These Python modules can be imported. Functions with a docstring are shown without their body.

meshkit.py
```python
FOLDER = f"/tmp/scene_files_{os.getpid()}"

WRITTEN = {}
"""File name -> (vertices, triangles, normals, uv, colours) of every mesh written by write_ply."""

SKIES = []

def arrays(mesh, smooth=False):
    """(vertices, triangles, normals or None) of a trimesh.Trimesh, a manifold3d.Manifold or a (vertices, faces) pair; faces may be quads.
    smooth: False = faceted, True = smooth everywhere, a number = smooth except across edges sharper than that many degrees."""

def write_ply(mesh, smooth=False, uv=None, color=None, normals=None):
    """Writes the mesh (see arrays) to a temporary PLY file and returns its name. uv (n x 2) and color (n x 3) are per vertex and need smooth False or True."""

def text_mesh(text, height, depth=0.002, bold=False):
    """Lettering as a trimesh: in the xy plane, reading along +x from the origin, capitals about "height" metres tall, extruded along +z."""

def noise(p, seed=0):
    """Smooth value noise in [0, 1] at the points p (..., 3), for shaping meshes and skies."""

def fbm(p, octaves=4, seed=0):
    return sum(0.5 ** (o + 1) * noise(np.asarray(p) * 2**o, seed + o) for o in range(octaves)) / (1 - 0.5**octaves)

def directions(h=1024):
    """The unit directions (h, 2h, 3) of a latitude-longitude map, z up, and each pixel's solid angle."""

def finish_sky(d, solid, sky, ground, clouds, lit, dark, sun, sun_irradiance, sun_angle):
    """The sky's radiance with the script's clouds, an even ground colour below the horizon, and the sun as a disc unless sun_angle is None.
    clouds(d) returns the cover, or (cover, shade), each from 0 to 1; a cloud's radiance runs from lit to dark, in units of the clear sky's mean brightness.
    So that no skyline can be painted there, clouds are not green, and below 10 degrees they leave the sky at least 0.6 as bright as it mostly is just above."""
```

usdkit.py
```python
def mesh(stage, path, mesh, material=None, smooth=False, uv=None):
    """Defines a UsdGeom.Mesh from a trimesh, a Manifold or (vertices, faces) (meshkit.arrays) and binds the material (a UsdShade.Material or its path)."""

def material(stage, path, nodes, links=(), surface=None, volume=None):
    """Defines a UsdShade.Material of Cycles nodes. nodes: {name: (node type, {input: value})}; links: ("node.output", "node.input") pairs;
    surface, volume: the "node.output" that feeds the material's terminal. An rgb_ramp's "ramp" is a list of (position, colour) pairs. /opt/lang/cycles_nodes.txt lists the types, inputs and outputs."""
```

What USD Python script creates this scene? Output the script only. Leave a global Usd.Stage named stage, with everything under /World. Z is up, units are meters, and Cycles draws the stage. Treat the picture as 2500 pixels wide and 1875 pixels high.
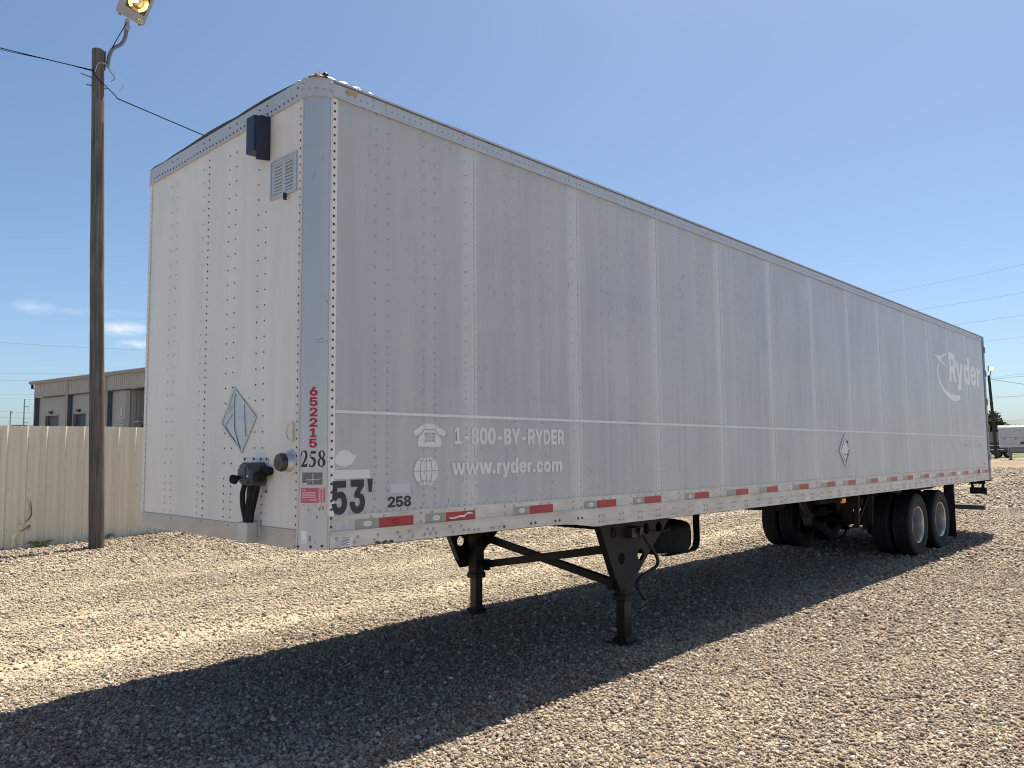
import math, glob, random
import numpy as np, trimesh, shapely
from shapely import affinity
from shapely.geometry import Polygon, Point, LineString, box as sbox
from shapely.ops import unary_union
from pxr import Usd, UsdGeom, UsdLux, UsdShade, Gf, Sdf, Vt
import usdkit, meshkit

stage = Usd.Stage.CreateInMemory()
UsdGeom.SetStageUpAxis(stage, 'Z')
UsdGeom.Xform.Define(stage, '/World')
rng = np.random.default_rng(7)

# ------------------------------------------------------------------ camera, sky, sun, exposure
EXPOSURE = 1.15
SKY_STRENGTH = 0.069
SUN_INTENSITY = 1.25
SUN = np.array([0.42, 0.08, 1.0]); SUN /= np.linalg.norm(SUN)
CAM = np.array([-2.6179, -4.1533, 1.8150])
RIGHT = np.array([0.6884345545341989, -0.7252420216643829, -0.00904843276252459])
UP = np.array([-0.0522811976109172, -0.06206310795465325, 0.9967019850523914])
FWD = np.array([0.7234117364956608, 0.6856910241815682, 0.0806429095281463])
cam = UsdGeom.Camera.Define(stage, '/World/camera')
m4 = Gf.Matrix4d(*[float(x) for r in (np.append(RIGHT, 0), np.append(UP, 0), np.append(-FWD, 0), np.append(CAM, 1)) for x in r])
cam.AddTransformOp().Set(m4)
cam.CreateHorizontalApertureAttr(36.0)
cam.CreateFocalLengthAttr(36.0 * 1929.96 / 2500)
cam.CreateClippingRangeAttr(Gf.Vec2f(0.05, 100000))
cam.CreateExposureAttr(EXPOSURE)

elev, rot = math.asin(SUN[2]), math.atan2(SUN[0], SUN[1])


def cloud_nodes():
    """A few small fair-weather clouds low over the yard's far side, mixed into the sky."""
    n = {'tc': ('texture_coordinate', {}),
         'sky': ('sky_texture', {'sky_type': 'single_scattering', 'sun_disc': False, 'sun_elevation': elev, 'sun_rotation': rot, 'altitude': 60.0, 'air_density': 0.74, 'aerosol_density': 1.4, 'ozone_density': 4.0}),
         'mp': ('mapping', {'scale': (26.0, 26.0, 75.0)}),
         'nz': ('noise_texture', {'scale': 1.0, 'detail': 6.0, 'roughness': 0.6}),
         'tint': ('mix', {'mix_type': 'multiply', 'fac': 1.0, 'color2': (0.985, 1.055, 1.025)}),
         'bg': ('background_shader', {'strength': SKY_STRENGTH})}
    l = [('tc.generated', 'mp.vector'), ('mp.vector', 'nz.vector')]
    prev = None
    for k, (c, sx, sz, amt) in enumerate((((0.3411, 0.9299, 0.1385), 0.030, 0.0085, 1.0), ((0.3561, 0.9281, 0.121), 0.022, 0.0065, 0.85), ((0.2572, 0.9537, 0.156), 0.02, 0.008, 0.42), ((0.3204, 0.9346, 0.1544), 0.045, 0.0045, 0.35))):
        n[f's{k}'] = ('vector_math', {'math_type': 'subtract', 'vector2': c})
        n[f'm{k}'] = ('vector_math', {'math_type': 'divide', 'vector2': (sx, sx, sz)})
        n[f'd{k}'] = ('vector_math', {'math_type': 'length'})
        n[f'r{k}'] = ('map_range', {'from_min': 0.1, 'from_max': 1.25, 'to_min': amt, 'to_max': 0.0, 'clamp': True})
        l += [('tc.generated', f's{k}.vector1'), (f's{k}.vector', f'm{k}.vector1'), (f'm{k}.vector', f'd{k}.vector1'), (f'd{k}.value', f'r{k}.value')]
        if prev:
            n[f'a{k}'] = ('math', {'math_type': 'maximum'})
            l += [(prev, f'a{k}.value1'), (f'r{k}.result', f'a{k}.value2')]
            prev = f'a{k}.value'
        else:
            prev = f'r{k}.result'
    n['nr'] = ('map_range', {'from_min': 0.36, 'from_max': 0.66, 'to_min': 0.0, 'to_max': 1.0, 'clamp': True})
    n['mul'] = ('math', {'math_type': 'multiply'})
    n['half'] = ('math', {'math_type': 'multiply', 'value2': 0.92})
    n['mix'] = ('mix', {'color2': (7.2, 7.5, 7.8)})
    l += [('nz.fac', 'nr.value'), ('nr.result', 'mul.value1'), (prev, 'mul.value2'), ('mul.value', 'half.value1'), ('half.value', 'mix.fac'), ('sky.color', 'tint.color1'), ('tint.color', 'mix.color1'), ('mix.color', 'bg.color')]
    return n, l


dome = UsdLux.DomeLight.Define(stage, '/World/sky')
dome.CreateIntensityAttr(1.0)
nn, ll = cloud_nodes()
skymat = usdkit.material(stage, '/World/Looks/sky_light', nn, ll, surface='bg.background')
UsdShade.MaterialBindingAPI.Apply(dome.GetPrim()).Bind(skymat)
dome.GetPrim().SetCustomDataByKey('kind', 'structure')
sun = UsdLux.DistantLight.Define(stage, '/World/sun')
sun.CreateIntensityAttr(SUN_INTENSITY); sun.CreateAngleAttr(0.53); sun.CreateNormalizeAttr(True); sun.CreateColorAttr(Gf.Vec3f(1.0, 0.935, 0.80))
zx = np.cross([0, 1, 0], SUN); zx /= np.linalg.norm(zx); zy = np.cross(SUN, zx)
sun.AddTransformOp().Set(Gf.Matrix4d(*[float(x) for r in (np.append(zx, 0), np.append(zy, 0), np.append(SUN, 0), (0, 0, 20, 1)) for x in r]))

# ------------------------------------------------------------------ helpers
ORIGIN, USED = {}, {}


def free(parent, name):
    k = (parent, name); i = USED.get(k, 0); USED[k] = i + 1
    return f'{parent}/{name}' if i == 0 else f'{parent}/{name}_{i:03d}'


def keys(prim, **kw):
    for k, v in kw.items():
        if v: prim.SetCustomDataByKey(k, v)


def thing(name, label, category, loc=(0, 0, 0), group=None):
    path = free('/World', name)
    x = UsdGeom.Xform.Define(stage, path); x.AddTranslateOp().Set(Gf.Vec3d(*[float(v) for v in loc]))
    ORIGIN[path] = np.array(loc, float)
    keys(x.GetPrim(), label=label, category=category, group=group)
    return path


def part(parent, name, mesh, mat, smooth=False, label=None, kind=None):
    path = free(parent, name)
    v, f = (np.asarray(mesh.vertices, float), np.asarray(mesh.faces)) if hasattr(mesh, 'vertices') else mesh
    o = ORIGIN[parent]
    usdkit.mesh(stage, path, (v - o, f), MAT[mat], smooth=smooth)
    ORIGIN[path] = o
    keys(stage.GetPrimAtPath(path), label=label, kind=kind)
    return path


def single(name, mesh, mat, label=None, category=None, group=None, kind=None, smooth=False):
    path = free('/World', name)
    usdkit.mesh(stage, path, mesh, MAT[mat], smooth=smooth)
    keys(stage.GetPrimAtPath(path), label=label, category=category, group=group, kind=kind)
    return path


def cat(*ms):
    out = []
    for m in ms: out += list(m) if isinstance(m, (list, tuple)) else [m]
    return trimesh.util.concatenate(out)


def bx(x0, x1, y0, y1, z0, z1):
    m = trimesh.creation.box([x1 - x0, y1 - y0, z1 - z0]); m.apply_translation([(x0 + x1) / 2, (y0 + y1) / 2, (z0 + z1) / 2]); return m


def cbx(x0, x1, y0, y1, z0, z1, b=0.004):
    """A box with chamfered edges."""
    lo, hi = np.array([x0, y0, z0]), np.array([x1, y1, z1]); c, h = (lo + hi) / 2, (hi - lo) / 2; b = min(b, h.min() * 0.49)
    pts = [c + (np.array(s) * 2 - 1) * (h - b * (1 - np.eye(3)[k])) for s in np.ndindex(2, 2, 2) for k in range(3)]
    return trimesh.convex.convex_hull(np.array(pts))


def tube(pts, r, sides=8, cap=True):
    p = np.asarray(pts, float); t = np.gradient(p, axis=0); t /= np.linalg.norm(t, axis=1, keepdims=True) + 1e-12
    a = np.zeros_like(p); ref = np.array([0, 0, 1.0]) if abs(t[0][2]) < 0.9 else np.array([1.0, 0, 0])
    for i in range(len(p)):
        v = np.cross(t[i], ref); a[i] = v / (np.linalg.norm(v) + 1e-12); ref = np.cross(a[i], t[i])
    b = np.cross(t, a); ang = np.arange(sides) * 2 * np.pi / sides; r = np.broadcast_to(r, (len(p),))
    v = (p[:, None] + r[:, None, None] * (np.cos(ang)[None, :, None] * a[:, None] + np.sin(ang)[None, :, None] * b[:, None])).reshape(-1, 3)
    i, j = np.meshgrid(np.arange(len(p) - 1), np.arange(sides), indexing='ij')
    q = np.stack([i * sides + j, (i + 1) * sides + j, (i + 1) * sides + (j + 1) % sides, i * sides + (j + 1) % sides], -1).reshape(-1, 4)
    f = np.vstack([q[:, [0, 2, 1]], q[:, [0, 3, 2]]])
    if cap:
        n = len(v); v = np.vstack([v, p[:1], p[-1:]]); k = np.arange(sides); e = (len(p) - 1) * sides
        f = np.vstack([f, np.stack([np.full(sides, n), (k + 1) % sides, k], 1)[:, ::-1], np.stack([np.full(sides, n + 1), e + k, e + (k + 1) % sides], 1)[:, ::-1]])
    m = trimesh.Trimesh(v, f, process=False)
    if m.volume < 0: m.invert()
    return m


def bez(pts, n=16):
    """Catmull-Rom through the points."""
    p = np.asarray(pts, float); p = np.vstack([2 * p[0] - p[1], p, 2 * p[-1] - p[-2]]); out = []
    for i in range(1, len(p) - 2):
        for t in np.linspace(0, 1, n, endpoint=False):
            a, b, c, d = p[i - 1:i + 3]
            out.append(0.5 * ((2 * b) + (-a + c) * t + (2 * a - 5 * b + 4 * c - d) * t * t + (-a + 3 * b - 3 * c + d) * t ** 3))
    return np.array(out + [p[-2]])


def bar(p, q, w, h, up=(0, 0, 1)):
    """A rectangular bar from p to q, w across and h along up."""
    p, q = np.array(p, float), np.array(q, float); d = q - p; L = np.linalg.norm(d); d /= L
    s = np.cross(d, up); s /= np.linalg.norm(s); u = np.cross(s, d)
    m = trimesh.creation.box([L, w, h]); T = np.eye(4); T[:3, 0], T[:3, 1], T[:3, 2], T[:3, 3] = d, s * -1, u, (p + q) / 2
    if np.linalg.det(T[:3, :3]) < 0: T[:3, 1] *= -1
    m.apply_transform(T); return m


def cyl(p, q, r, sides=24, r2=None):
    return tube([p, q], [r, r if r2 is None else r2], sides)


def disc_profile(prof, axis_pt, sections=40, axis='y'):
    """A solid of revolution about the y axis (or z): prof rows (radius, along)."""
    m = trimesh.creation.revolve(np.array(prof, float), sections=sections)
    if axis == 'y': m.apply_transform(trimesh.transformations.rotation_matrix(-np.pi / 2, [1, 0, 0]))
    m.apply_translation(axis_pt); return m


def ext(poly, depth):
    return cat([trimesh.creation.extrude_polygon(g, depth, engine='earcut') for g in getattr(poly, 'geoms', [poly]) if g.geom_type == 'Polygon' and g.area > 1e-9])


FONT = {}


def glyphs(text, weight=800):
    """The outline of a line of lettering, baseline at 0, capitals 1 tall."""
    from PIL import Image, ImageDraw, ImageFont
    if weight not in FONT:
        f = ImageFont.truetype(glob.glob('/opt/blender-*/*/datafiles/fonts/Inter.woff2')[0], 120)
        f.set_variation_by_axes([32, weight]); FONT[weight] = f
    f = FONT[weight]; x0, y0, x1, y1 = f.getbbox(text, anchor='ls')
    im = Image.new('L', (x1 - x0 + 8, y1 - y0 + 8)); ImageDraw.Draw(im).text((4 - x0, 4 - y0), text, 255, f, anchor='ls')
    on = np.pad(np.asarray(im) > 127, ((0, 0), (1, 1))).astype(np.int8)
    rows, st = np.nonzero(np.diff(on, axis=1) == 1); en = np.nonzero(np.diff(on, axis=1) == -1)[1]
    g = unary_union(shapely.box(st, -rows - 1, en, -rows)).buffer(0.8).buffer(-0.8).simplify(0.7)
    return affinity.affine_transform(g, [1 / 87, 0, 0, 1 / 87, -4 / 87, (4 - y0) / 87])


def fit(poly, x0, x1, y0, y1):
    a, b, c, d = poly.bounds
    return affinity.affine_transform(poly, [(x1 - x0) / (c - a), 0, 0, (y1 - y0) / (d - b), x0 - a * (x1 - x0) / (c - a), y0 - b * (y1 - y0) / (d - b)])


def stroke(pts, widths, n=14):
    """A brush stroke with changing width, for serif figures."""
    p = bez(np.column_stack([pts, widths]), n)
    return unary_union([unary_union([Point(a[:2]).buffer(a[2] / 2, 6), Point(b[:2]).buffer(b[2] / 2, 6)]).convex_hull for a, b in zip(p[:-1], p[1:])])


# the trailer stands nose high: heights above the bottom rail (h) to world heights
LEN, WID, RAD = 16.15, 2.59, 0.136
zb = lambda x: 1.212 - 0.089 * np.asarray(x) / LEN
zt = lambda x: 4.1562 - 0.1096 * np.asarray(x) / LEN


def warp(m):
    m = m.copy(); v = np.array(m.vertices); v[:, 2] = zb(v[:, 0]) + v[:, 2] * (zt(v[:, 0]) - zb(v[:, 0])) / 2.944; m.vertices = v; return m


def on_side(poly, depth=0.0015, y=0.0):
    """A flat shape in (x, h) laid on the near side wall."""
    m = ext(poly, depth); v = np.array(m.vertices); m.vertices = np.column_stack([v[:, 0], y - v[:, 2], v[:, 1]]); return warp(m)


def on_front(poly, depth=0.0015, x=0.0):
    """A flat shape in (y, h) laid on the front wall."""
    poly = affinity.scale(poly, -1, 1, origin=(0, 0)); m = ext(poly, depth); v = np.array(m.vertices); m.vertices = np.column_stack([x - v[:, 2], -v[:, 0], v[:, 1]]); return warp(m)


def on_post(poly, depth=0.0012, lift=0.0):
    """A flat shape in (across, h) wrapped round the near corner post; across runs from -0.096 to 0.096."""
    m = ext(poly, depth).subdivide_to_size(0.03); v = np.array(m.vertices)
    phi = np.pi / 4 + np.arcsin(np.clip(v[:, 0] / RAD, -1, 1)); rr = RAD + lift + v[:, 2]
    m.vertices = np.column_stack([RAD - rr * np.cos(phi), RAD - rr * np.sin(phi), v[:, 1]]); return warp(m)


def domes(pts, normal, r, hgt, sides=8):
    """Many small rivet heads as one mesh."""
    pts = np.asarray(pts, float).reshape(-1, 3); n = np.array(normal, float); a = np.array([0, 0, 1.0]) if abs(n[2]) < 0.5 else np.array([1.0, 0, 0]); b = np.cross(n, a)
    ang = np.arange(sides) * 2 * np.pi / sides; ring = np.cos(ang)[:, None] * a + np.sin(ang)[:, None] * b
    base = np.vstack([ring * r, ring * r * 0.72 + n * hgt * 0.75, n[None] * hgt]); k = np.arange(sides); k2 = (k + 1) % sides
    f = np.vstack([np.stack([k, k2, k2 + sides], 1), np.stack([k, k2 + sides, k + sides], 1), np.stack([k + sides, k2 + sides, np.full(sides, 2 * sides)], 1)])
    t = trimesh.Trimesh(base, f, process=False)
    if np.dot(np.cross(base[f[0][1]] - base[f[0][0]], base[f[0][2]] - base[f[0][0]]), ring[0] + n) < 0: f = f[:, ::-1]
    m = len(base)
    return trimesh.Trimesh((pts[:, None] + base[None]).reshape(-1, 3), (f[None] + (np.arange(len(pts)) * m)[:, None, None]).reshape(-1, 3), process=False)


# ------------------------------------------------------------------ materials
MAT = {}


def mat(name, nodes, links=(), surface='p.BSDF'):
    MAT[name] = usdkit.material(stage, '/World/Looks/' + name, nodes, links, surface=surface); return MAT[name]


def plain(name, color, rough=0.5, metal=0.0, var=0.15, scale=6.0, stretch=(1, 1, 1), bump=0.0, bscale=60.0, spec=0.5, dark=None):
    """A paint or metal with some unevenness of tone."""
    c = np.array(color, float); d = c * (1 - var) if dark is None else np.array(dark, float)
    n = {'g': ('geometry', {}), 'mp': ('mapping', {'scale': stretch}), 'n': ('noise_texture', {'scale': scale, 'detail': 5.0, 'roughness': 0.6}),
         'r': ('rgb_ramp', {'ramp': [(0.0, tuple(d)), (0.32, tuple(d)), (0.68, tuple(c)), (1.0, tuple(np.minimum(c * (1 + var * 0.5), 0.9)))]}),
         'p': ('principled_bsdf', {'roughness': rough, 'metallic': metal, 'specular_ior_level': spec})}
    l = [('g.position', 'mp.vector'), ('mp.vector', 'n.vector'), ('n.fac', 'r.fac'), ('r.color', 'p.base_color')]
    if bump:
        n['bn'] = ('noise_texture', {'scale': bscale, 'detail': 4.0}); n['b'] = ('bump', {'strength': bump, 'distance': 0.01})
        l += [('mp.vector', 'bn.vector'), ('bn.fac', 'b.height'), ('b.normal', 'p.normal')]
    return mat(name, n, l)


def side_paint(name, base, cleaner, x0=1.387, d=1.2189):
    """Chalky oxidised white paint: dark vertical flecks, cleaner strips beside each lap joint, faint streaks."""
    n = {'g': ('geometry', {}), 'x': ('separate_xyz', {}),
         'm1': ('mapping', {'scale': (34.0, 34.0, 14.0)}), 'n1': ('noise_texture', {'scale': 1.0, 'detail': 3.0, 'roughness': 0.55}),
         'm2': ('mapping', {'scale': (0.9, 0.9, 0.7)}), 'n2': ('noise_texture', {'scale': 1.0, 'detail': 5.0, 'roughness': 0.6}),
         'm3': ('mapping', {'scale': (9.0, 9.0, 0.5)}), 'n3': ('noise_texture', {'scale': 1.0, 'detail': 4.0, 'roughness': 0.6}),
         'n4': ('noise_texture', {'scale': 1.7, 'detail': 2.0}),
         'fl': ('map_range', {'from_min': 0.63, 'from_max': 0.70, 'to_min': 0.0, 'to_max': 1.0, 'clamp': True}),
         'fa': ('map_range', {'from_min': 0.40, 'from_max': 0.62, 'to_min': 0.0, 'to_max': 0.75, 'clamp': True}),
         'fm': ('math', {'math_type': 'multiply'}),
         'sub': ('math', {'math_type': 'subtract', 'value2': x0 - 20 * d}), 'div': ('math', {'math_type': 'divide', 'value2': d}), 'fr': ('math', {'math_type': 'fraction'}),
         'st': ('rgb_ramp', {'ramp': [(0.0, (0.25,) * 3), (0.03, (0.05,) * 3), (0.06, (0,) * 3), (0.86, (0,) * 3), (0.915, (0.75,) * 3), (0.955, (0.65,) * 3), (0.975, (1.0,) * 3), (1.0, (0.9,) * 3)]}),
         'stv': ('separate_color', {}), 'sm': ('math', {'math_type': 'multiply', 'value2': 0.95}),
         'tone': ('rgb_ramp', {'ramp': [(0.25, tuple(np.array(base) * (0.86, 0.86, 0.90))), (0.5, base), (0.75, tuple(np.array(base) * (1.10, 1.105, 1.06)))]}),
         'streak': ('map_range', {'from_min': 0.4, 'from_max': 0.8, 'to_min': 0.0, 'to_max': 0.42, 'clamp': True}),
         'a': ('mix', {'color2': cleaner}), 'b': ('mix', {'color2': cleaner}), 'c': ('mix', {'color2': tuple(np.array(base) * 0.55)}),
         'nb': ('noise_texture', {'scale': 1.3, 'detail': 1.0}), 'bm': ('bump', {'strength': 0.5, 'distance': 0.06}),
         'p': ('principled_bsdf', {'roughness': 0.36, 'specular_ior_level': 0.4})}
    l = [('g.position', 'x.vector'), ('g.position', 'm1.vector'), ('m1.vector', 'n1.vector'), ('g.position', 'm2.vector'), ('m2.vector', 'n2.vector'), ('g.position', 'm3.vector'), ('m3.vector', 'n3.vector'), ('g.position', 'n4.vector'),
         ('n1.fac', 'fl.value'), ('n4.fac', 'fa.value'), ('fl.result', 'fm.value1'), ('fa.result', 'fm.value2'),
         ('x.x', 'sub.value1'), ('sub.value', 'div.value1'), ('div.value', 'fr.value1'), ('fr.value', 'st.fac'), ('st.color', 'stv.color'), ('stv.r', 'sm.value1'),
         ('n2.fac', 'tone.fac'), ('tone.color', 'a.color1'), ('n3.fac', 'streak.value'), ('streak.result', 'a.fac'), ('a.color', 'b.color1'), ('sm.value', 'b.fac'), ('b.color', 'c.color1'), ('fm.value', 'c.fac'), ('c.color', 'p.base_color'),
         ('m2.vector', 'nb.vector'), ('nb.fac', 'bm.height'), ('bm.normal', 'p.normal')]
    return mat(name, n, l)


side_paint('side_paint', (0.37, 0.358, 0.344), (0.50, 0.484, 0.455))
plain('ghost_logo', (0.68, 0.66, 0.62), 0.5, var=0.06, scale=4)
plain('ghost_paint', (0.59, 0.57, 0.535), 0.5, var=0.06, scale=4)
plain('front_paint', (0.66, 0.61, 0.54), 0.38, var=0.12, scale=1.4, stretch=(1, 3, 0.5))
plain('rail_white', (0.45, 0.445, 0.43), 0.45, var=0.14, scale=3.0, stretch=(1.5, 1.5, 1))
plain('rail_silver', (0.43, 0.435, 0.44), 0.45, metal=0.2, var=0.10, scale=2.0)
plain('dirty_rail', (0.57, 0.515, 0.44), 0.5, var=0.1, scale=3.2, stretch=(1, 1, 3), dark=(0.40, 0.345, 0.28))
plain('aluminium', (0.47, 0.465, 0.46), 0.38, metal=0.55, var=0.08, scale=1.2, stretch=(1, 1, 0.5))
plain('sill_metal', (0.42, 0.39, 0.35), 0.42, metal=0.35, var=0.2, scale=5, dark=(0.36, 0.32, 0.28))
plain('rivet_dark', (0.03, 0.03, 0.035), 0.5, var=0.2)
plain('rivet_grey', (0.33, 0.33, 0.34), 0.4, metal=0.3, var=0.1)
plain('rivet_rail', (0.40, 0.40, 0.40), 0.35, metal=0.5, var=0.2, scale=30)
plain('bright_metal', (0.72, 0.72, 0.70), 0.28, metal=0.7, var=0.1)
plain('galvanised', (0.50, 0.52, 0.53), 0.42, metal=0.45, var=0.15, scale=9)
plain('black_paint', (0.016, 0.017, 0.02), 0.5, var=0.2)
plain('black_rubber', (0.010, 0.010, 0.0105), 0.75, var=0.35, scale=9, dark=(0.02, 0.018, 0.016), spec=0.2)
plain('navy_plastic', (0.012, 0.018, 0.032), 0.35, var=0.15)
plain('grey_plastic', (0.055, 0.062, 0.075), 0.42, var=0.25, scale=25)
plain('chassis_black', (0.011, 0.0105, 0.010), 0.6, var=0.3, scale=7, dark=(0.018, 0.013, 0.010), spec=0.25)
plain('leg_metal', (0.0085, 0.0082, 0.008), 0.55, var=0.3, scale=9, dark=(0.016, 0.012, 0.009), spec=0.25)
plain('greasy_tube', (0.03, 0.025, 0.02), 0.25, metal=0.5, var=0.35, scale=9)
plain('hub_grey', (0.055, 0.05, 0.044), 0.6, var=0.3, scale=20)
plain('wheel_metal', (0.50, 0.46, 0.41), 0.3, metal=0.65, var=0.18, scale=7)
plain('tape_red', (0.33, 0.018, 0.022), 0.38, var=0.12, scale=12)
plain('tape_grey', (0.26, 0.255, 0.19), 0.4, var=0.1, scale=12)
plain('faded_grey', (0.45, 0.43, 0.39), 0.5, var=0.25, scale=14, stretch=(6, 1, 0.3))
plain('label_white', (0.72, 0.72, 0.69), 0.5, var=0.06)
plain('label_red', (0.50, 0.10, 0.13), 0.5, var=0.15, scale=40)
plain('label_pink', (0.62, 0.36, 0.36), 0.5, var=0.1)
plain('label_yellow', (0.80, 0.70, 0.38), 0.5, var=0.1)
plain('label_orange', (0.45, 0.25, 0.10), 0.5, var=0.2, scale=60)
plain('plate_dark', (0.09, 0.088, 0.08), 0.5, var=0.35, scale=90, dark=(0.16, 0.16, 0.15))
plain('letter_red', (0.36, 0.012, 0.045), 0.45, var=0.08)
plain('letter_black', (0.012, 0.014, 0.02), 0.45, var=0.1)
plain('clear_plastic', (0.62, 0.58, 0.42), 0.2, var=0.15, scale=30)
plain('smoked_lens', (0.028, 0.028, 0.028), 0.18, var=0.2)
plain('red_lens', (0.30, 0.012, 0.012), 0.2, var=0.1)
plain('amber_lens', (0.75, 0.22, 0.02), 0.2, var=0.1)
plain('roof_tar', (0.055, 0.05, 0.044), 0.75, var=0.4, scale=20, bump=0.5, bscale=40)
plain('roof_foil', (0.33, 0.33, 0.32), 0.5, metal=0.2, var=0.25, scale=20, bump=0.6, bscale=50)
plain('marker_brown', (0.025, 0.016, 0.012), 0.3, var=0.3)
plain('lamp_body', (0.30, 0.295, 0.285), 0.5, var=0.1)
plain('pipe_grey', (0.17, 0.17, 0.17), 0.5, metal=0.3, var=0.15, scale=10)
plain('wire_black', (0.015, 0.017, 0.022), 0.95, var=0.1, spec=0.05)
plain('wire_bare', (0.42, 0.42, 0.42), 0.4, metal=0.6, var=0.1)
plain('cable_far', (0.20, 0.21, 0.22), 0.6, var=0.1)
plain('fence_beige', (0.66, 0.585, 0.45), 0.36, var=0.03, scale=0.8, stretch=(1, 1, 0.6))
plain('building_beige', (0.38, 0.345, 0.29), 0.55, var=0.07, scale=0.4)
plain('building_light', (0.41, 0.395, 0.35), 0.55, var=0.05, scale=0.4)
plain('building_trim', (0.27, 0.225, 0.175), 0.5, var=0.08)
plain('building_blue', (0.075, 0.09, 0.12), 0.5, var=0.1)
plain('door_blue', (0.03, 0.042, 0.062), 0.4, var=0.15)
plain('roof_grey', (0.42, 0.40, 0.36), 0.5, var=0.1)
plain('dark_roof', (0.055, 0.065, 0.08), 0.6, var=0.2)
plain('steel_pole', (0.25, 0.27, 0.29), 0.5, var=0.1)
plain('dump_white', (0.46, 0.46, 0.46), 0.4, var=0.1, scale=2)
plain('dump_frame', (0.26, 0.235, 0.21), 0.5, var=0.25)
plain('truck_dark', (0.05, 0.06, 0.06), 0.5, var=0.2)
plain('truck_grey', (0.15, 0.16, 0.15), 0.5, var=0.15)
plain('grass', (0.085, 0.12, 0.03), 0.9, var=0.3, scale=2.0)
plain('weed_green', (0.13, 0.165, 0.05), 0.7, var=0.3, scale=15)
plain('weed_straw', (0.45, 0.42, 0.24), 0.7, var=0.2, scale=15)
plain('bark', (0.10, 0.075, 0.055), 0.9, var=0.3, scale=8)
# leaves let light through
mat('leaf', {'g': ('geometry', {}), 'n': ('noise_texture', {'scale': 0.7}), 'r': ('rgb_ramp', {'ramp': [(0.3, (0.026, 0.045, 0.016)), (0.7, (0.055, 0.085, 0.026))]}), 'd': ('principled_bsdf', {'roughness': 0.6}), 't': ('translucent_bsdf', {}), 'p': ('mix_closure', {'fac': 0.25})},
    [('g.position', 'n.vector'), ('n.fac', 'r.fac'), ('r.color', 'd.base_color'), ('r.color', 't.color'), ('d.BSDF', 'p.closure1'), ('t.BSDF', 'p.closure2')], surface='p.closure')
# weathered round timber: long dark cracks down the grain
mat('pole_wood', {'g': ('geometry', {}), 'm': ('mapping', {'scale': (26.0, 26.0, 1.1)}), 'n': ('noise_texture', {'scale': 1.0, 'detail': 7.0, 'roughness': 0.65, 'distortion': 0.4}), 'n2': ('noise_texture', {'scale': 0.9, 'detail': 3.0}),
                  'r': ('rgb_ramp', {'ramp': [(0.30, (0.03, 0.025, 0.022)), (0.40, (0.095, 0.08, 0.068)), (0.6, (0.165, 0.138, 0.115)), (0.8, (0.25, 0.215, 0.18))]}),
                  'r2': ('rgb_ramp', {'ramp': [(0.35, (0.72, 0.72, 0.76)), (0.65, (1.0, 1.0, 1.0))]}), 'x': ('mix', {'mix_type': 'multiply', 'fac': 1.0}), 'b': ('bump', {'strength': 0.9, 'distance': 0.015}), 'p': ('principled_bsdf', {'roughness': 0.85, 'specular_ior_level': 0.2})},
    [('g.position', 'm.vector'), ('m.vector', 'n.vector'), ('g.position', 'n2.vector'), ('n.fac', 'r.fac'), ('n2.fac', 'r2.fac'), ('r.color', 'x.color1'), ('r2.color', 'x.color2'), ('x.color', 'p.base_color'), ('n.fac', 'b.height'), ('b.normal', 'p.normal')])
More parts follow.
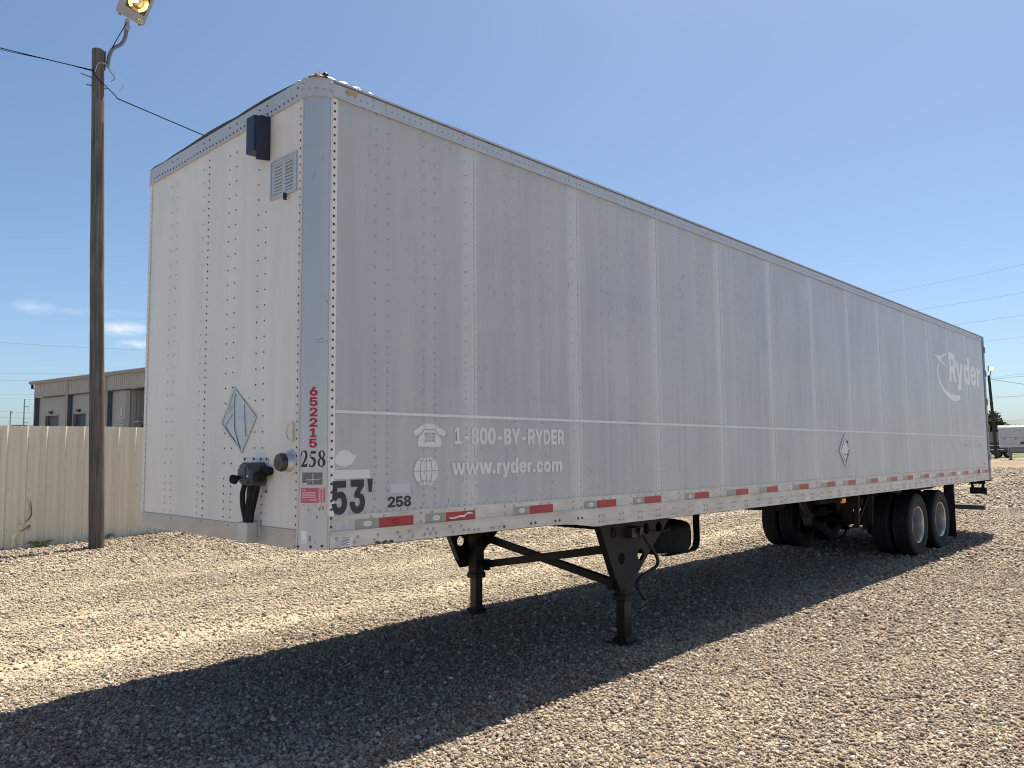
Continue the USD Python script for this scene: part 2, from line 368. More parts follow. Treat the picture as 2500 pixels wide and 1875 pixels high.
# the lit lamp: sodium glow
mat('lamp_glow', {'e': ('emission', {'color': (1.0, 0.50, 0.10), 'strength': 3.2})}, surface='e.emission')
mat('lamp_core', {'e': ('emission', {'color': (1.0, 0.80, 0.30), 'strength': 6.0})}, surface='e.emission')
plain('reflector', (0.75, 0.62, 0.45), 0.12, metal=0.95, var=0.1, scale=12)
mat('lamp_glass', {'t': ('transparent_bsdf', {}), 'gl': ('glossy_bsdf', {'color': (0.9, 0.9, 0.9), 'roughness': 0.03}), 'f': ('fresnel', {'IOR': 1.45}), 'p': ('mix_closure', {})}, [('f.fac', 'p.fac'), ('t.BSDF', 'p.closure1'), ('gl.BSDF', 'p.closure2')], surface='p.closure')

plain('ghost_faint', (0.47, 0.463, 0.45), 0.5, var=0.08, scale=9)
plain('placard_metal', (0.52, 0.53, 0.52), 0.4, metal=0.4, var=0.12, scale=14)
plain('post_grime', (0.24, 0.21, 0.18), 0.6, var=0.3, scale=80)
plain('rear_frame', (0.16, 0.16, 0.165), 0.5, metal=0.2, var=0.25, scale=12)
plain('guard_paint', (0.10, 0.10, 0.10), 0.45, var=0.3, scale=8)
plain('letter_grime', (0.07, 0.07, 0.07), 0.6, var=0.3, scale=60)
plain('bracket_metal', (0.47, 0.45, 0.41), 0.42, metal=0.3, var=0.12, scale=9)
plain('dark_timber', (0.05, 0.045, 0.04), 0.85, var=0.3, scale=4, spec=0.2)
plain('insulator', (0.5, 0.5, 0.5), 0.4, var=0.1)
mat('lamp_glow_far', {'e': ('emission', {'color': (1.0, 0.68, 0.25), 'strength': 1.6})}, surface='e.emission')

STONE = [(0.0, (0.081, 0.059, 0.045)), (0.1, (0.162, 0.113, 0.078)), (0.2, (0.108, 0.089, 0.081)), (0.32, (0.27, 0.205, 0.135)), (0.46, (0.335, 0.265, 0.178)), (0.56, (0.227, 0.2, 0.167)), (0.66, (0.389, 0.319, 0.227)), (0.76, (0.178, 0.108, 0.073)), (0.84, (0.227, 0.189, 0.173)), (0.92, (0.605, 0.54, 0.443)), (1.0, (0.13, 0.108, 0.095))]
DUSTY = [(0.0, (0.288, 0.24, 0.178)), (0.1, (0.326, 0.265, 0.193)), (0.2, (0.301, 0.253, 0.194)), (0.32, (0.377, 0.308, 0.22)), (0.46, (0.407, 0.336, 0.24)), (0.56, (0.347, 0.295, 0.227)), (0.66, (0.432, 0.361, 0.263)), (0.76, (0.334, 0.263, 0.191)), (0.84, (0.356, 0.3, 0.238)), (0.92, (0.482, 0.416, 0.32)), (1.0, (0.311, 0.263, 0.2))]
for nm_, rp_ in (('pebble', STONE), ('dusty_pebble', DUSTY)):
    mat(nm_, {'o': ('object_info', {}), 'w': ('white_noise_texture', {'dimensions': '3D'}), 'r': ('rgb_ramp', {'ramp': rp_}), 'g': ('geometry', {}), 'n': ('noise_texture', {'scale': 90.0, 'detail': 2.0}), 'nr': ('rgb_ramp', {'ramp': [(0.3, (0.82, 0.81, 0.80)), (0.7, (1.08, 1.08, 1.08))]}), 'x': ('mix', {'mix_type': 'multiply', 'fac': 1.0}), 'p': ('principled_bsdf', {'roughness': 0.75, 'specular_ior_level': 0.35})},
        [('o.location', 'w.vector'), ('w.value', 'r.fac'), ('g.position', 'n.vector'), ('n.fac', 'nr.fac'), ('r.color', 'x.color1'), ('nr.color', 'x.color2'), ('x.color', 'p.base_color')])
# the yard's surface: sand with stones too far off to be built one by one; the strips that wheels have run are sandier
mat('yard_ground', {'g': ('geometry', {}), 'v': ('voronoi_texture', {'scale': 30.0, 'randomness': 1.0}), 'vs': ('separate_color', {}), 'r': ('rgb_ramp', {'ramp': STONE}), 'dk': ('mix', {'mix_type': 'multiply', 'fac': 1.0, 'color2': (0.78, 0.76, 0.74)}),
                    'nl': ('noise_texture', {'scale': 0.09, 'detail': 5.0, 'roughness': 0.62}), 'nm': ('noise_texture', {'scale': 7.0, 'detail': 5.0, 'roughness': 0.7}),
                    'sand': ('rgb_ramp', {'ramp': [(0.3, (0.26, 0.214, 0.148)), (0.7, (0.42, 0.36, 0.263))]}),
                    'at': ('attribute', {'attribute': 'sandy'}), 'sf': ('map_range', {'from_min': 0.45, 'from_max': 0.7, 'to_min': 0.0, 'to_max': 0.45, 'clamp': True}), 'mx': ('math', {'math_type': 'maximum'}),
                    'x': ('mix', {}), 'b': ('bump', {'strength': 1.0, 'distance': 0.02, 'invert': True}), 'p': ('principled_bsdf', {'roughness': 0.9, 'specular_ior_level': 0.15})},
    [('g.position', 'v.vector'), ('v.color', 'vs.color'), ('vs.r', 'r.fac'), ('g.position', 'nl.vector'), ('g.position', 'nm.vector'), ('nm.fac', 'sand.fac'), ('nl.fac', 'sf.value'), ('sf.result', 'mx.value1'), ('at.fac', 'mx.value2'), ('mx.value', 'x.fac'), ('r.color', 'dk.color1'), ('dk.color', 'x.color1'), ('sand.color', 'x.color2'), ('x.color', 'p.base_color'), ('v.distance', 'b.height'), ('b.normal', 'p.normal')])

# ------------------------------------------------------------------ the ground


def gh(x, y):
    """Height of the yard: nearly flat, a low ridge of gravel along the fence, shallow ripples and wheel ruts."""
    x, y = np.asarray(x, float), np.asarray(y, float); p = np.stack([x, y, 0 * x], -1)
    near = np.exp(-((x - 4) ** 2 + (y - 4) ** 2) / 60 ** 2)
    h = (meshkit.fbm(p * 0.9, 3, 3) - 0.5) * 0.035 + (meshkit.fbm(p * 4.5, 2, 9) - 0.5) * 0.014
    h = h + 0.07 * np.exp(-((y - 12.75) / 0.7) ** 2) * np.clip((x - 1.8) / 2.5, 0, 1) + 0.03 * np.exp(-((x - 5.2) ** 2 + (y - 12.2) ** 2) / 0.9)
    t = y - 0.05 * x
    for c, w in ((3.55, 0.28), (5.5, 0.3), (7.6, 0.3)): h = h - 0.022 * np.exp(-((t - c) / w) ** 2) + 0.012 * np.exp(-((t - c - 0.5) / 0.2) ** 2)
    h = h + 0.10 * np.exp(-((x - 30) ** 2 / 40 + (y - 6.5) ** 2 / 3)) * (0.5 + meshkit.noise(p * 1.3, 5))
    return h * near - 0.012


def track(x, y):
    """0 to 1: how sandy and packed the surface is."""
    p = np.stack([np.asarray(x, float), np.asarray(y, float), 0 * np.asarray(x, float)], -1); t = y - 0.05 * x
    s = np.exp(-((t - 3.55) / 0.42) ** 2) * 0.9 + np.exp(-((t - 4.6) / 0.3) ** 2) * 0.4 + np.exp(-((t - 5.6) / 0.4) ** 2) * 0.55 + np.exp(-((t - 7.6) / 0.45) ** 2) * 0.35
    s = s * (0.45 + 0.9 * meshkit.fbm(p * np.array([0.28, 1.6, 1]), 3, 21)) + (meshkit.fbm(p * 0.35, 3, 5) - 0.55) * 0.8 + 0.40 * np.clip((t - 2.3) / 0.6, 0, 1) * np.clip((13 - t) / 3, 0, 1)
    return np.clip(s, 0, 1)


def axis(lo, hi, step, far):
    fine = np.arange(lo, hi + 1e-6, step); g = step * 1.25 ** np.arange(1, 60); out = np.cumsum(g); out = out[out < far]
    return np.concatenate([lo - out[::-1], fine, hi + out])


gx, gy = axis(-7, 24, 0.14, 1800), axis(-6, 15, 0.14, 1800)
XX, YY = np.meshgrid(gx, gy, indexing='ij'); ZZ = gh(XX, YY)
ni, nj = len(gx), len(gy); I, J = np.meshgrid(np.arange(ni - 1), np.arange(nj - 1), indexing='ij')
quads = np.stack([I * nj + J, (I + 1) * nj + J, (I + 1) * nj + J + 1, I * nj + J + 1], -1).reshape(-1, 4)
single('gravel_yard', (np.column_stack([XX.ravel(), YY.ravel(), ZZ.ravel()]), quads), 'yard_ground', kind='structure', smooth=True)
UsdGeom.PrimvarsAPI(stage.GetPrimAtPath('/World/gravel_yard')).CreatePrimvar('sandy', Sdf.ValueTypeNames.FloatArray, 'vertex').Set(Vt.FloatArray.FromNumpy(np.where((np.abs(XX - 6) < 40) & (np.abs(YY - 4) < 12), track(XX, YY), 0.0).ravel().astype(np.float32)))

# loose stones: one instancer, thinning out with distance
protos = []
inst = UsdGeom.PointInstancer.Define(stage, '/World/gravel')
keys(inst.GetPrim(), kind='stuff', label='loose tan and grey river gravel covering the yard', category='gravel')
UsdGeom.Scope.Define(stage, '/World/gravel/stones')
for k in range(12):
    m = trimesh.creation.icosphere(1, 1.0); v = np.array(m.vertices)
    v *= (1 + 0.28 * (meshkit.noise(v * 1.1 + 7.3 * k, 40 + k) - 0.5) + 0.22 * (meshkit.noise(v * 2.3 + 3.1 * k, 60 + k) - 0.5))[:, None]
    v *= np.array([1.0, 0.62 + 0.3 * rng.random(), 0.45 + 0.22 * rng.random()])
    pth = f'/World/gravel/stones/stone' + (f'_{k:03d}' if k else '')
    usdkit.mesh(stage, pth, (v, m.faces), MAT['pebble' if k < 6 else 'dusty_pebble'], smooth=True); protos.append(pth)


def in_view(x, y, pad):
    d = np.stack([x, y, 0 * x], -1) - CAM; w = d @ FWD; u = d @ RIGHT / np.maximum(w, 0.1); v = d @ UP / np.maximum(w, 0.1); t = 1250 / 1930
    return (w > 1.0) & (np.abs(u) < t * 1.0 + pad / np.maximum(w, 1)) & (v > -0.75 * t - pad / np.maximum(w, 1))


P = []
for lo, hi, dens, smean in ((0, 8.0, 4800, 0.0075), (8.0, 14, 2900, 0.0089), (14, 26, 900, 0.0132), (26, 40, 190, 0.025), (40, 70, 60, 0.034)):
    n = int(dens * 4 * hi * hi); n = min(n, 6_000_000)
    R_, A_ = np.sqrt(rng.uniform(lo ** 2, hi ** 2, int(dens * math.radians(84) / 2 * (hi * hi - lo * lo)))), None
    A_ = math.atan2(FWD[1], FWD[0]) + rng.uniform(-math.radians(42), math.radians(42), len(R_))
    x, y = CAM[0] + R_ * np.cos(A_), CAM[1] + R_ * np.sin(A_)
    ok = in_view(x, y, 0.8) & (y < 13.05); x, y = x[ok], y[ok]
    keep = rng.random(len(x)) > 0.62 * track(x, y); x, y = x[keep], y[keep]
    s = smean * np.exp(rng.normal(0, 0.42, len(x))); s = np.clip(s, 0.4 * smean, 3.0 * smean)
    P.append(np.column_stack([x, y, gh(x, y) + s * rng.uniform(0.0, 0.75, len(x)), s]))
P = np.vstack(P); N_ST = len(P)
q = rng.normal(0, 1, (N_ST, 4)); yaw = rng.uniform(0, 2 * np.pi, N_ST); tx, ty = rng.normal(0, 0.28, N_ST), rng.normal(0, 0.28, N_ST)
q = np.column_stack([np.cos(yaw / 2), tx, ty, np.sin(yaw / 2)]); q /= np.linalg.norm(q, axis=1, keepdims=True)
inst.CreatePrototypesRel().SetTargets(protos)
inst.CreateProtoIndicesAttr(Vt.IntArray.FromNumpy((rng.integers(0, 6, N_ST) + 6 * (rng.random(N_ST) < np.clip(0.05 + 1.1 * track(P[:, 0], P[:, 1]) + 1.6 * np.clip(meshkit.fbm(np.column_stack([P[:, 0] * 0.9, P[:, 1] * 1.5, 0 * P[:, 0]]), 3, 31) - 0.5, 0, 1), 0, 0.95))).astype(np.int32)))
inst.CreatePositionsAttr(Vt.Vec3fArray.FromNumpy(P[:, :3].astype(np.float32)))
inst.CreateScalesAttr(Vt.Vec3fArray.FromNumpy(np.repeat(P[:, 3:4], 3, 1).astype(np.float32)))
inst.CreateOrientationsAttr(Vt.QuathArray([Gf.Quath(float(a), float(b), float(c), float(d)) for a, b, c, d in q]))
print('stones', N_ST)

# ------------------------------------------------------------------ the trailer
T = thing('semi_trailer', "long weathered white box trailer with '53' and 258 lettering, standing on its landing legs", 'semi-trailer', (8.0, 1.3, 0.0))
SEAM0, SD = 1.387, 1.2189
H0, HP = 0.2, 2.838                                                   # foot and head of the wall sheets
POST = 0.4063
edges = [RAD + 0.004] + [SEAM0 + SD * i for i in range(13)]
for i in range(13):
    a, b = edges[i] - (0.022 if i else 0), edges[i + 1]
    v = np.array([(a, -0.0026 if i else -0.0005, H0), (b, -0.0002, H0), (b, -0.0002, HP), (a, -0.0026 if i else -0.0005, HP), (a, 0.012, H0), (b, 0.012, H0), (b, 0.012, HP), (a, 0.012, HP)])
    if i: v[[0, 3, 4, 7]] -= [0, 0.0002 * (i % 2), 0]
    sp = part(T, 'side_panel', warp(trimesh.Trimesh(v, trimesh.convex.convex_hull(v, repair=True).faces if False else [[0, 1, 2], [0, 2, 3], [4, 6, 5], [4, 7, 6], [0, 4, 5], [0, 5, 1], [3, 2, 6], [3, 6, 7], [0, 3, 7], [0, 7, 4], [1, 5, 6], [1, 6, 2]], process=False)), 'side_paint')
    pts = []
    s0 = SEAM0 + SD * (i - 1)
    for off in (-0.106 + 0, 0.0, 0.306, 0.408, 0.718, 0.818, SD - 0.106, SD):
        x = s0 + off
        if not (edges[i] + 0.03 < x <= b + 1e-6) or (off <= 0.0): continue
        full = abs(off - SD) < 1e-6
        hs = np.arange(0.235, 2.83, 0.0522) if full else np.concatenate([np.arange(0.235, 1.29, 0.0522), np.arange(1.28 + 0.1, 2.83, 0.1033)])
        for h in hs: pts.append((x - (0.012 if full else 0), -0.0022, h + rng.normal(0, 0.0015)))
    for x in np.arange(a + 0.03, b, 0.0575): pts.append((x, -0.0022, 0.212))
    part(sp, 'rivets', warp(domes(pts, (0, -1, 0), 0.0056, 0.0038)), 'rivet_grey', smooth=True, kind='stuff')
# near side: big sealed rivets beside the corner post
part(T, 'post_rivets', warp(domes([(0.148, -0.004, h) for h in np.arange(0.03, 2.83, 0.0522)], (0, -1, 0), 0.0086, 0.006)), 'rivet_dark', smooth=True, kind='stuff')
part(T, 'post_rivets', warp(domes([(-0.004, 0.142, h) for h in np.arange(0.15, 2.8, 0.0522)], (-1, 0, 0), 0.0080, 0.006)), 'rivet_dark', smooth=True, kind='stuff')
# far wall
for i in range(13):
    part(T, 'side_panel', warp(bx(edges[i], edges[i + 1] - 0.004, WID - 0.012, WID, H0, HP)), 'side_paint')


def arc_band(y_side, r, t, h0, h1, n=14):
    """A quarter-round band about a front corner."""
    ph = np.linspace(0, np.pi / 2, n); o = np.column_stack([RAD - r * np.cos(ph), RAD - r * np.sin(ph)]); i = np.column_stack([RAD - (r - t) * np.cos(ph), RAD - (r - t) * np.sin(ph)])
    m = ext(Polygon(np.vstack([o, i[::-1]])), h1 - h0); m.apply_translation([0, 0, h0])
    if y_side: m.apply_transform(np.diag([1, -1, 1, 1.0])); m.invert(); m.apply_translation([0, WID, 0])
    return warp(m)


for s in (0, 1):
    part(T, 'corner_post', arc_band(s, RAD, 0.006, 0.0, 2.822), 'aluminium', smooth=30)
    part(T, 'corner_cap', arc_band(s, RAD + 0.007, 0.012, 2.822, 2.948), 'rail_silver', smooth=30)
part(T, 'post_flange', warp(cat(bx(0.122, 0.170, -0.0045, 0.006, 0.2, 2.83), bx(0.130, 0.1345, -0.0075, 0.004, 0.0, 2.83))), 'front_paint')
part(T, 'post_flange', warp(cat(bx(-0.0045, 0.006, 0.122, 0.158, 0.122, 2.82), bx(-0.0075, 0.004, 0.130, 0.1345, 0.0, 2.82))), 'front_paint')
part(T, 'post_flange', warp(bx(-0.0045, 0.006, WID - 0.165, WID - 0.122, 0.11, 2.82)), 'front_paint')
part(T, 'cap_rivets', cat([warp(domes([(RAD - (RAD + .007) * math.cos(f), RAD - (RAD + .007) * math.sin(f), h)], (-math.cos(f), -math.sin(f), 0), 0.010, 0.005)) for f, h in ((0.12, 2.872), (0.45, 2.868), (0.8, 2.868), (1.15, 2.868), (1.45, 2.866), (0.12, 2.91), (1.45, 2.915))]), 'rivet_rail', smooth=True, kind='stuff')
# front wall: two sheets lapped at y = 1.40
part(T, 'front_panel', warp(bx(-0.0005, 0.012, 0.142, 1.41, 0.118, 2.822)), 'front_paint')
part(T, 'front_panel', warp(bx(0.0015, 0.014, 1.385, WID - 0.142, 0.108, 2.822)), 'front_paint')
fp = []
for y in (0.564, 0.664, 0.980, 1.081):
    for h in np.concatenate([np.arange(0.15, 0.36, 0.0522), np.arange(0.41, 2.8, 0.1042)]):
        if 0.5 < y < 0.7 and h > 2.52: continue
        if y > 0.95 and 0.70 < h < 0.88 and y < 1.0: continue
        if 0.5 < y < 0.8 and 0.32 < h < 0.56: continue
        if y < 0.6 and 2.2 < h < 2.53: continue
        fp.append((-0.001, y, h))
part(T, 'front_rivets', warp(domes(fp, (-1, 0, 0), 0.0060, 0.0045)), 'rivet_dark', smooth=True, kind='stuff')
fp = [(-0.0015, 1.396, h) for h in np.arange(0.14, 2.8, 0.0522)]
part(T, 'front_rivets', warp(domes(fp, (-1, 0, 0), 0.0068, 0.005)), 'rivet_dark', smooth=True, kind='stuff')
fp = [(0.001, y, h) for y in (1.489, 1.938, 2.042) for h in np.concatenate([np.arange(0.15, 0.36, 0.0522), np.arange(0.41, 2.8, 0.1042)])] + [(-0.004, 2.43, h) for h in np.arange(0.14, 2.8, 0.0522)]
part(T, 'front_rivets', warp(domes(fp, (-1, 0, 0), 0.007, 0.004)), 'rivet_rail', smooth=True, kind='stuff')
# head rails
fr = warp(cbx(-0.007, 0.02, RAD, WID - RAD, 2.822, 2.948, 0.003)); part(T, 'front_top_rail', fr, 'rail_silver')
part(T, 'front_top_lip', warp(bx(-0.011, 0.0, RAD - 0.01, WID - RAD + 0.01, 2.818, 2.8225)), 'rail_white')
fp = [(-0.0072, y, 2.852 + 0.004 * math.sin(y * 9)) for y in np.arange(0.19, 2.42, 0.0522)] + [(-0.0072, y, 2.905) for y in (0.18, 0.56, 0.66, 0.98, 1.08, 1.396, 1.489, 1.94, 2.04)]
part(T, 'rail_rivets', warp(domes(fp, (-1, 0, 0), 0.0074, 0.005)), 'rivet_dark', smooth=True, kind='stuff')
for a, b in ((RAD, 9.02), (9.026, LEN - 0.14)):
    for y0, y1 in ((-0.007, 0.02), (WID - 0.02, WID + 0.007)):
        part(T, 'top_rail', warp(cat(cbx(a, b, y0, y1, 2.845, 2.928, 0.003), bx(a, b, y0 - 0.006 if y0 < 0 else y0, y1 if y0 < 0 else y1 + 0.006, 2.834, 2.8448), bx(a, b, y0 - 0.010 if y0 < 0 else y0, y1 if y0 < 0 else y1 + 0.010, 2.9335, 2.944), bx(a, b, 0.006 if y0 < 0 else WID - 0.02, 0.02 if y0 < 0 else WID - 0.006, 2.92, 2.94))), 'rail_silver')
rp = []
for i in range(-1, 40):
    for o in (-0.052, 0.05):
        x = 0.5 + POST * i + o
        if 0.16 < x < 15.98: rp += [(x, -0.0072, 2.878), (x, -0.0072, 2.912)]
    rp += [(0.5 + POST * i + 0.05 + 0.051 * k, -0.0072, 2.878) for k in range(1, 6) if 0.2 < 0.5 + POST * i + 0.05 + 0.051 * k < 15.98]
part(T, 'rail_rivets', warp(domes(rp, (0, -1, 0), 0.0072, 0.0045)), 'rivet_grey', smooth=True, kind='stuff')
# bottom rails with the deep middle length
low = Polygon([(RAD, 0.0), (2.13, 0.0), (2.35, -0.004), (2.55, -0.02), (2.72, -0.046), (2.85, -0.052), (15.98, -0.052), (15.98, 0.1), (RAD, 0.1)])
for s in (0, 1):
    m = ext(low, 0.012); v = np.array(m.vertices); m.vertices = np.column_stack([v[:, 0], (-0.012 if s == 0 else WID) + 0.012 - v[:, 2], v[:, 1]])
    foot = cat(bx(RAD, 2.13, -0.012 if s == 0 else WID - 0.05, 0.05 if s == 0 else WID + .012, 0.0, 0.004), bx(2.85, 15.98, -0.012 if s == 0 else WID - 0.05, 0.05 if s == 0 else WID + .012, -0.052, -0.048))
    flange = bx(RAD + 0.001, 15.98, -0.004 if s == 0 else WID - 0.006, 0.006 if s == 0 else WID + 0.004, 0.1, 0.2)
    lip = bx(RAD, 15.98, -0.017 if s == 0 else WID, 0.0 if s == 0 else WID + 0.017, 0.097, 0.1035)
    part(T, 'bottom_rail', warp(cat(m, foot, flange, lip)), 'dirty_rail')
BOLTS = [(0.184, 0.06), (0.313, 0.029), (0.341, 0.061), (0.469, 0.03), (0.496, 0.061), (0.654, 0.064), (0.675, 0.031), (0.753, 0.064), (0.78, 0.032), (0.884, 0.033), (0.909, 0.065), (0.933, 0.034), (0.961, 0.065), (0.984, 0.034), (1.113, 0.067), (1.139, 0.032), (1.218, 0.066), (1.242, 0.035), (1.292, 0.034), (1.351, 0.028), (1.39, 0.027), (1.515, 0.028), (1.543, 0.029), (1.6, 0.03)]
part(T, 'rail_bolts', warp(domes([(x, -0.0125, h) for x, h in BOLTS], (0, -1, 0), 0.0115, 0.007)), 'rivet_rail', smooth=True, kind='stuff')
bp, bd = [], [(1.652, -0.0125, 0.029)]
for k in range(47):
    for o in (-0.027, 0.027):
        x = 1.976 + 0.2895 * k + o
        if k < 3: bd.append((x, -0.0125, 0.033))
        elif x < 15.2: bp += [(x, -0.0125, 0.037), (x, -0.0125, -0.015)]
bp += [(x, -0.0125, h) for x in (15.3, 15.38, 15.46, 15.6, 15.7, 15.85, 15.92) for h in (0.05, 0.015, -0.02)]
part(T, 'rail_bolts', warp(domes(bp, (0, -1, 0), 0.0095, 0.007)), 'rivet_grey', smooth=True, kind='stuff')
part(T, 'rail_bolts', warp(domes(bd + [(0.149, -0.005, h) for h in (0.03,)], (0, -1, 0), 0.0105, 0.007)), 'rivet_dark', smooth=True, kind='stuff')
fl = []
for i in range(0, 40):
    for o in (-0.052, 0.05):
        x = 0.5 + POST * i + o
        if 0.2 < x < 15.9: fl += [(x, -0.0042, 0.178)] + ([(x, -0.0042, 0.122)] if i % 2 else [])
part(T, 'flange_rivets', warp(domes(fl, (0, -1, 0), 0.009, 0.006)), 'rivet_rail', smooth=True, kind='stuff')
# reflective tape: a grey and a red length each
TAPE = [(0.323, 0.79), (0.898, 1.361), (1.764, 2.219), (2.618, 3.071), (3.326, 3.783), (4.214, 4.669), (5.054, 5.52), (5.79, 6.246), (6.662, 7.11), (7.502, 7.963), (8.22, 8.673), (9.081, 9.544), (9.941, 10.393), (10.676, 11.138), (11.537, 11.996), (12.408, 12.847), (13.152, 13.597), (14.01, 14.451), (14.86, 15.297), (15.476, 15.907)]
for k, (a, b) in enumerate(TAPE):
    m = a + (b - a) * 0.392
    g = part(T, 'grey_tape', warp(bx(a, m, -0.0062, -0.004, 0.1055, 0.167)), 'tape_grey')
    part(T, 'red_tape', warp(bx(m, b, -0.0062, -0.004, 0.1055, 0.167)), 'tape_red')
    if k < 6:
        cx = a + (m - a) * 0.52; c = Point(0, 0).buffer(1, 8); wm = affinity.translate(affinity.scale(c, 0.034, 0.0175), cx, 0.1365)
        tx = fit(glyphs('UTILITY', 800), cx - 0.026, cx + 0.026, 0.131, 0.142)
        part(g, 'emblem', on_side(wm.difference(tx), 0.0006, -0.0062), 'ghost_paint')
scr = stroke([(1.115, 0.128), (1.15, 0.124), (1.19, 0.130), (1.22, 0.134), (1.25, 0.132), (1.275, 0.146), (1.30, 0.152), (1.335, 0.147)], [0.008, 0.012, 0.010, 0.013, 0.014, 0.009, 0.012, 0.006], 4)
part(T, 'scraped_tape', on_side(scr, 0.0006, -0.0063), 'ghost_paint', label='scraped pale patch on the second red tape')
part(T, 'red_marker_lamp', warp(affinity and trimesh.Trimesh(*(lambda m: (np.array(m.vertices) * [0.034, 0.006, 0.017] + [0.645, -0.0065, 0.137], m.faces))(trimesh.creation.icosphere(2, 1.0)))), 'red_lens', smooth=True)
part(T, 'faded_strip', warp(bx(0.156, 0.318, -0.0055, -0.004, 0.110, 0.171)), 'faded_grey')
# stickers on the rail
lb = part(T, 'data_label', warp(bx(0.208, 0.297, -0.0137, -0.012, 0.006, 0.072)), 'label_white')
ink = [sbox(0.2105, 0.0085, 0.2945, 0.0695).difference(sbox(0.2118, 0.0098, 0.2932, 0.0682)), sbox(0.222, 0.0625, 0.283, 0.0655)] + [sbox(0.215, h, 0.215 + w, h + 0.0022) for h, w in ((0.056, .06), (0.0515, .07), (0.047, .064), (0.0425, .072), (0.038, .05), (0.0335, .07), (0.029, .066), (0.0245, .04), (0.02, .07), (0.0155, .062))]
part(lb, 'print', on_side(unary_union(ink), 0.0004, -0.0137), 'letter_black')
part(T, 'rust_stain', on_side(unary_union([Point(0.478 + 0.012 * k, 0.012 + 0.003 * math.sin(k * 2.1)).buffer(0.007 + 0.003 * math.sin(k * 1.3), 3) for k in range(12)]).intersection(sbox(0.44, 0.004, 0.65, 0.03)), 0.0004, -0.012), 'marker_brown')

# ghost lettering where decals kept the paint clean
part(T, 'ghost_stripe', warp(bx(0.172, 15.80, -0.0042, -0.003, 0.829, 0.849)), 'ghost_paint')
hand = unary_union([LineString([(0.93 + 0.118 * math.cos(t), 0.672 + 0.088 * math.sin(t)) for t in np.radians(np.arange(28, 153, 4))]).buffer(0.021, cap_style=2), Polygon([(0.786, 0.722), (0.80, 0.697), (0.815, 0.694), (0.852, 0.716), (0.862, 0.742), (0.83, 0.752)]), Polygon([(1.084, 0.722), (1.07, 0.697), (1.055, 0.694), (1.012, 0.716), (1.004, 0.742), (1.04, 0.752)])])
body = Polygon([(0.833, 0.622), (1.035, 0.622), (1.040, 0.628), (1.040, 0.678), (1.022, 0.690), (0.998, 0.715), (0.985, 0.735), (0.88, 0.735), (0.866, 0.715), (0.842, 0.690), (0.828, 0.678), (0.828, 0.628)])
keysq = unary_union([sbox(0.891 + 0.032 * i, 0.656 + 0.0225 * j, 0.917 + 0.032 * i, 0.6735 + 0.0225 * j) for i in range(3) for j in range(3)])
gap = LineString([(0.85, 0.70), (0.872, 0.722), (0.885, 0.741), (0.98, 0.741), (0.993, 0.722), (1.016, 0.70)]).buffer(0.0035)
part(T, 'ghost_telephone', on_side(unary_union([hand, body]).difference(keysq).difference(gap), 0.0008, -0.0028), 'ghost_paint')
gl = affinity.translate(affinity.scale(Point(0, 0).buffer(1, 24), 0.107, 0.104), 0.903, 0.4575)
lines = [LineString([(0.79, 0.4575), (1.02, 0.4575)]), LineString([(0.903, 0.34), (0.903, 0.58)])] + [LineString([(0.903 + s * 0.052 * math.cos(t), 0.4575 + 0.104 * math.sin(t)) for t in np.linspace(-1.57, 1.57, 20)]) for s in (-1, 1)] + [LineString([(0.79 + 0.228 * t, 0.4575 + s * (0.066 - 0.03 * (2 * t - 1) ** 2 * -1)) for t in np.linspace(0, 1, 12)]) for s in (-1, 1)]
part(T, 'ghost_globe', on_side(gl.difference(unary_union([l.buffer(0.003) for l in lines])), 0.0008, -0.0028), 'ghost_paint')
part(T, 'ghost_phone_number', on_side(fit(glyphs('1-800-BY-RYDER', 820), 1.164, 2.372, 0.639, 0.764), 0.0008, -0.0032), 'ghost_paint')
part(T, 'ghost_web_address', on_side(fit(glyphs('www.ryder.com', 840), 1.137, 2.343, 0.392, 0.541), 0.0008, -0.0032), 'ghost_paint')
part(T, 'ghost_name', on_side(fit(glyphs('Ryder', 900), 13.50, 15.74, 1.704, 2.395), 0.0008, -0.003), 'ghost_logo')
CRES = [[12.951, 2.163], [12.79, 2.083], [12.745, 1.973], [12.841, 1.793], [13.019, 1.655], [13.32, 1.549], [13.735, 1.478], [14.01, 1.499], [14.167, 1.532], [14.195, 1.621], [13.905, 1.6], [13.521, 1.613], [13.249, 1.668], [13.033, 1.737], [12.876, 1.862], [12.83, 1.979], [12.871, 2.089]]
ARROW = [[12.596, 2.273], [12.77, 2.268], [12.994, 2.277], [13.086, 2.288], [13.231, 2.331], [13.472, 2.378], [13.459, 2.356], [13.273, 2.309], [13.135, 2.259], [13.027, 2.209], [13.202, 2.169], [13.399, 2.105], [13.351, 2.098], [13.106, 2.145], [12.932, 2.181], [12.829, 2.227]]
part(T, 'ghost_swoosh', on_side(unary_union([Polygon(CRES).buffer(0), Polygon(ARROW).buffer(0)]), 0.0008, -0.003), 'ghost_logo')
part(T, 'ghost_small_line', on_side(fit(glyphs('Ryder Rental & Leasing', 650), 13.40, 15.60, 0.592, 0.745), 0.0008, -0.0036), 'ghost_paint')
LEMON = [[0.172, 0.532], [0.178, 0.562], [0.205, 0.593], [0.246, 0.603], [0.283, 0.592], [0.3, 0.575], [0.334, 0.571], [0.326, 0.554], [0.312, 0.533], [0.288, 0.507], [0.247, 0.496], [0.202, 0.506], [0.178, 0.518]]
part(T, 'ghost_badge', on_side(Polygon(LEMON).buffer(0.006).buffer(-0.006), 0.0008, -0.0012), 'ghost_paint')
part(T, 'ghost_bar', on_side(sbox(0.172, 0.422, 0.437, 0.478).buffer(-0.006).buffer(0.006), 0.0008, -0.0012), 'ghost_paint')
